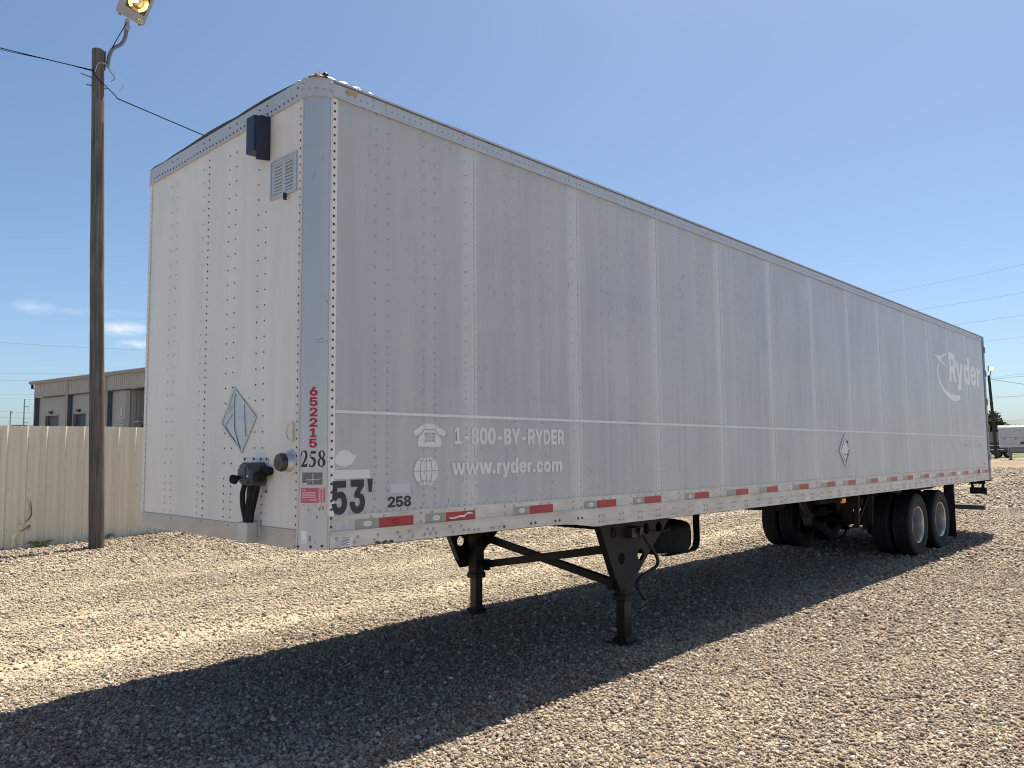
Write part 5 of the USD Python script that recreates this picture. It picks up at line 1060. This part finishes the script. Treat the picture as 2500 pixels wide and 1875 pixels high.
single('overhead_wire', tube(sag(ftr + rt * 0.3 + [0, 0, -0.5], ftr + rt * 60 + FH_ * 10 + [0, 0, -1.0], 2.0), 0.03, 5), 'cable_far', 'wire sagging right from the distant lamp pole', 'wire')

# silver dump trailer, left end at the frame's right edge, nose resting on a leg
DP = np.array([98.65, 17.25, 0.0]); dd = np.array([0.26, -0.966, 0]); dd /= np.linalg.norm(dd); dn = np.array([dd[1], -dd[0], 0]); dn = dn if dn @ FH_ > 0 else -dn
DT = thing('dump_trailer', 'silver dump trailer with a side ladder parked at the right edge', 'dump trailer', DP)
Q = lambda u, w, z: DP + dd * u + dn * w + np.array([0, 0, z])
def dbox(u0, u1, w0, w1, z0, z1): return trimesh.convex.convex_hull(np.array([Q(u, w, z) for u in (u0, u1) for w in (w0, w1) for z in (z0, z1)]))
part(DT, 'body', dbox(0.15, 9.0, 0.0, 2.4, 1.62, 3.42), 'dump_white')
part(DT, 'top_rail', dbox(-0.02, 9.1, -0.06, 0.06, 3.42, 3.6), 'galvanised'); part(DT, 'top_rail', dbox(-0.02, 9.1, 2.34, 2.46, 3.42, 3.6), 'galvanised')
part(DT, 'bottom_rail', dbox(0.0, 9.1, -0.08, 0.1, 1.38, 1.62), 'galvanised')
for u in (0.07, 2.9, 5.8, 8.9): part(DT, 'side_post', dbox(u - 0.09, u + 0.09, -0.05, -0.002, 1.62, 3.42), 'galvanised')
part(DT, 'side_seam', dbox(0.2, 2.75, -0.03, -0.002, 2.46, 2.50), 'dump_frame')
part(DT, 'tarp', trimesh.convex.convex_hull(np.array([Q(u, w, z) for u in (0.0, 9.1) for w, z in ((0.3, 3.6), (1.2, 3.85), (2.1, 3.6))])), 'truck_grey')
ld = part(DT, 'ladder', cat(dbox(3.0, 3.05, -0.12, -0.07, 1.5, 3.5), dbox(3.75, 3.8, -0.12, -0.07, 1.5, 3.5)), 'bright_metal')
for k in range(7): part(ld, 'rung', dbox(3.05, 3.75, -0.11, -0.08, 1.6 + 0.3 * k, 1.64 + 0.3 * k), 'bright_metal')
part(DT, 'tool_plate', dbox(2.0, 2.55, -0.05, -0.003, 1.72, 2.0), 'truck_dark')
for k in range(3): part(DT, 'hook', dbox(0.5 + 1.05 * k, 0.56 + 1.05 * k, -0.06, -0.003, 2.22, 2.44), 'dump_frame')
part(DT, 'chassis', dbox(0.9, 9.0, 0.7, 1.7, 0.75, 1.38), 'dump_frame'); part(DT, 'side_beam', dbox(1.0, 9.0, 0.1, 0.3, 0.85, 1.3), 'dump_frame')
for w in (0.15, 2.1):
    part(DT, 'landing_leg', cat(dbox(1.0, 1.16, w, w + 0.16, 0.0, 1.38), dbox(0.9, 1.26, w - 0.1, w + 0.26, 0.0, 0.05)), 'dump_frame')
for u in (3.6, 4.75, 5.9):
    for w in (0.05, 1.95):
        cy = cyl(Q(u, w, 0.5), Q(u, w + 0.5, 0.5), 0.5, 24); wl = part(DT, 'tyre', cy, 'black_rubber', smooth=35)
        part(wl, 'rim', cyl(Q(u, w - 0.01, 0.5), Q(u, w + 0.1, 0.5), 0.27, 18), 'wheel_metal', smooth=35)
for k in range(3): part(DT, 'top_lamp', trimesh.creation.icosphere(1, 0.07).apply_translation(Q(1.5 + 1.2 * k, -0.06, 3.62)), 'label_white')

# dark parked lorry behind the far pole
KP = at(2400, 1100, 100) * [1, 1, 0]; kd = RH_; kn_ = FH_
TR = thing('parked_lorry', 'dark lorry with a grey box body parked behind the distant lamp pole', 'lorry', KP)
K = lambda u, w, z: KP + kd * u + kn_ * w + np.array([0, 0, z])
def kbox(u0, u1, w0, w1, z0, z1): return trimesh.convex.convex_hull(np.array([K(u, w, z) for u in (u0, u1) for w in (w0, w1) for z in (z0, z1)]))
part(TR, 'box_body', kbox(-4.0, 2.1, 0, 2.4, 1.95, 3.3), 'truck_grey'); part(TR, 'cab', trimesh.convex.convex_hull(np.array([K(u, w, z) for u, z in ((2.15, 0.8), (4.2, 0.8), (4.2, 1.75), (3.7, 2.0), (3.2, 2.85), (2.15, 2.95)) for w in (0, 2.3)])), 'truck_dark')
part(TR, 'side_window', kbox(2.5, 3.2, -0.02, 0.0, 1.9, 2.6), 'door_blue')
part(TR, 'chassis', kbox(-4.0, 4.0, 0.3, 2.1, 0.75, 1.5), 'truck_dark'); part(TR, 'bumper', kbox(4.2, 4.3, 0, 2.3, 0.6, 1.0), 'galvanised')
for z in (1.52, 1.0): part(TR, 'white_rail', kbox(-4.0, 2.6, -0.12, -0.05, z, z + 0.10), 'label_white')
for u in (-3.0, -1.9, 3.2):
    for w in (0.0, 2.0):
        wl = part(TR, 'tyre', cyl(K(u, w, 0.5), K(u, w + 0.3, 0.5), 0.5, 20), 'black_rubber', smooth=35); part(wl, 'rim', cyl(K(u, w - 0.02, 0.5), K(u, w + 0.05, 0.5), 0.25, 16), 'dump_frame')

# trees
def tree(label, base, h, w, seed, n=2600):
    r = np.random.default_rng(seed); t_ = thing('tree', label, 'tree', base); b = np.array(base, float)
    part(t_, 'trunk', cat([tube([b, b + [0, 0, h * 0.25], b + [0.2, 0.1, h * 0.5]], [0.28, 0.2, 0.12], 8)] + [tube([b + [0, 0, h * 0.25], b + [math.cos(a) * w * 0.3, math.sin(a) * w * 0.3, h * 0.6]], [0.13, 0.05], 6) for a in (0.3, 2.1, 3.9, 5.2)]), 'bark', smooth=40)
    cl = r.normal(0, 1, (16, 3)); cl /= np.linalg.norm(cl, axis=1, keepdims=True); cl = cl * [w * 0.36, w * 0.36, h * 0.27] * r.uniform(0.45, 1.0, (16, 1)) + [0, 0, h * 0.62]
    k = r.integers(0, 16, n); d = r.normal(0, 1, (n, 3)); d /= np.linalg.norm(d, axis=1, keepdims=True); p = b + cl[k] + d * (r.uniform(0.3, 1.0, (n, 1)) ** 0.5) * np.array([w * 0.19, w * 0.19, h * 0.14]) * r.uniform(0.7, 1.2, (n, 1))
    s = r.uniform(0.16, 0.34, (n, 1)); u = r.normal(0, 1, (n, 3)); u /= np.linalg.norm(u, axis=1, keepdims=True); v = np.cross(u, r.normal(0, 1, (n, 3))); v /= np.linalg.norm(v, axis=1, keepdims=True)
    V = np.stack([p - u * s, p + v * s * 0.5, p + u * s, p - v * s * 0.5], 1).reshape(-1, 3); q0 = np.arange(n) * 4
    part(t_, 'crown', trimesh.Trimesh(V, np.vstack([np.stack([q0, q0 + 1, q0 + 2], 1), np.stack([q0, q0 + 2, q0 + 3], 1)]), process=False), 'leaf', kind='stuff')
tree('taller dark green tree behind the distant lamp pole', at(2424, 1100, 128) * [1, 1, 0], 7.9, 5.2, 11, 4200)
tree('lower dark green tree right of the distant lamp pole', at(2452, 1100, 127) * [1, 1, 0], 6.0, 4.6, 12, 3600)
sh, Ps, Ls = upright('distant_shed', 'distant dark roofed shed behind the dump trailer', 'shed', 2462, 2760, 150, 5.6, 14, 'truck_grey', 'dark_roof', 1.3)
part(sh, 'shed_door', trimesh.convex.convex_hull(np.array([Ps(u, w, z) for u in (5, 9) for w in (-0.1, -0.01) for z in (0, 3.4)])), 'door_blue')
# green verge beyond the yard
g0 = CAM * [1, 1, 0] + FH_ * 104
gp = [g0 + RH_ * s + FH_ * d + [0, 0, 0.03] for d in (0, 45) for s in (20, 45, 60, 80, 120, 200)]
gv = np.array(gp); gv[6:, 2] = 0.06; gv[:, 2] += 0.02
single('grass_verge', trimesh.Trimesh(gv, [f for k in range(5) for f in ([k, k + 1, k + 7], [k, k + 7, k + 6])], process=False), 'grass', kind='structure')
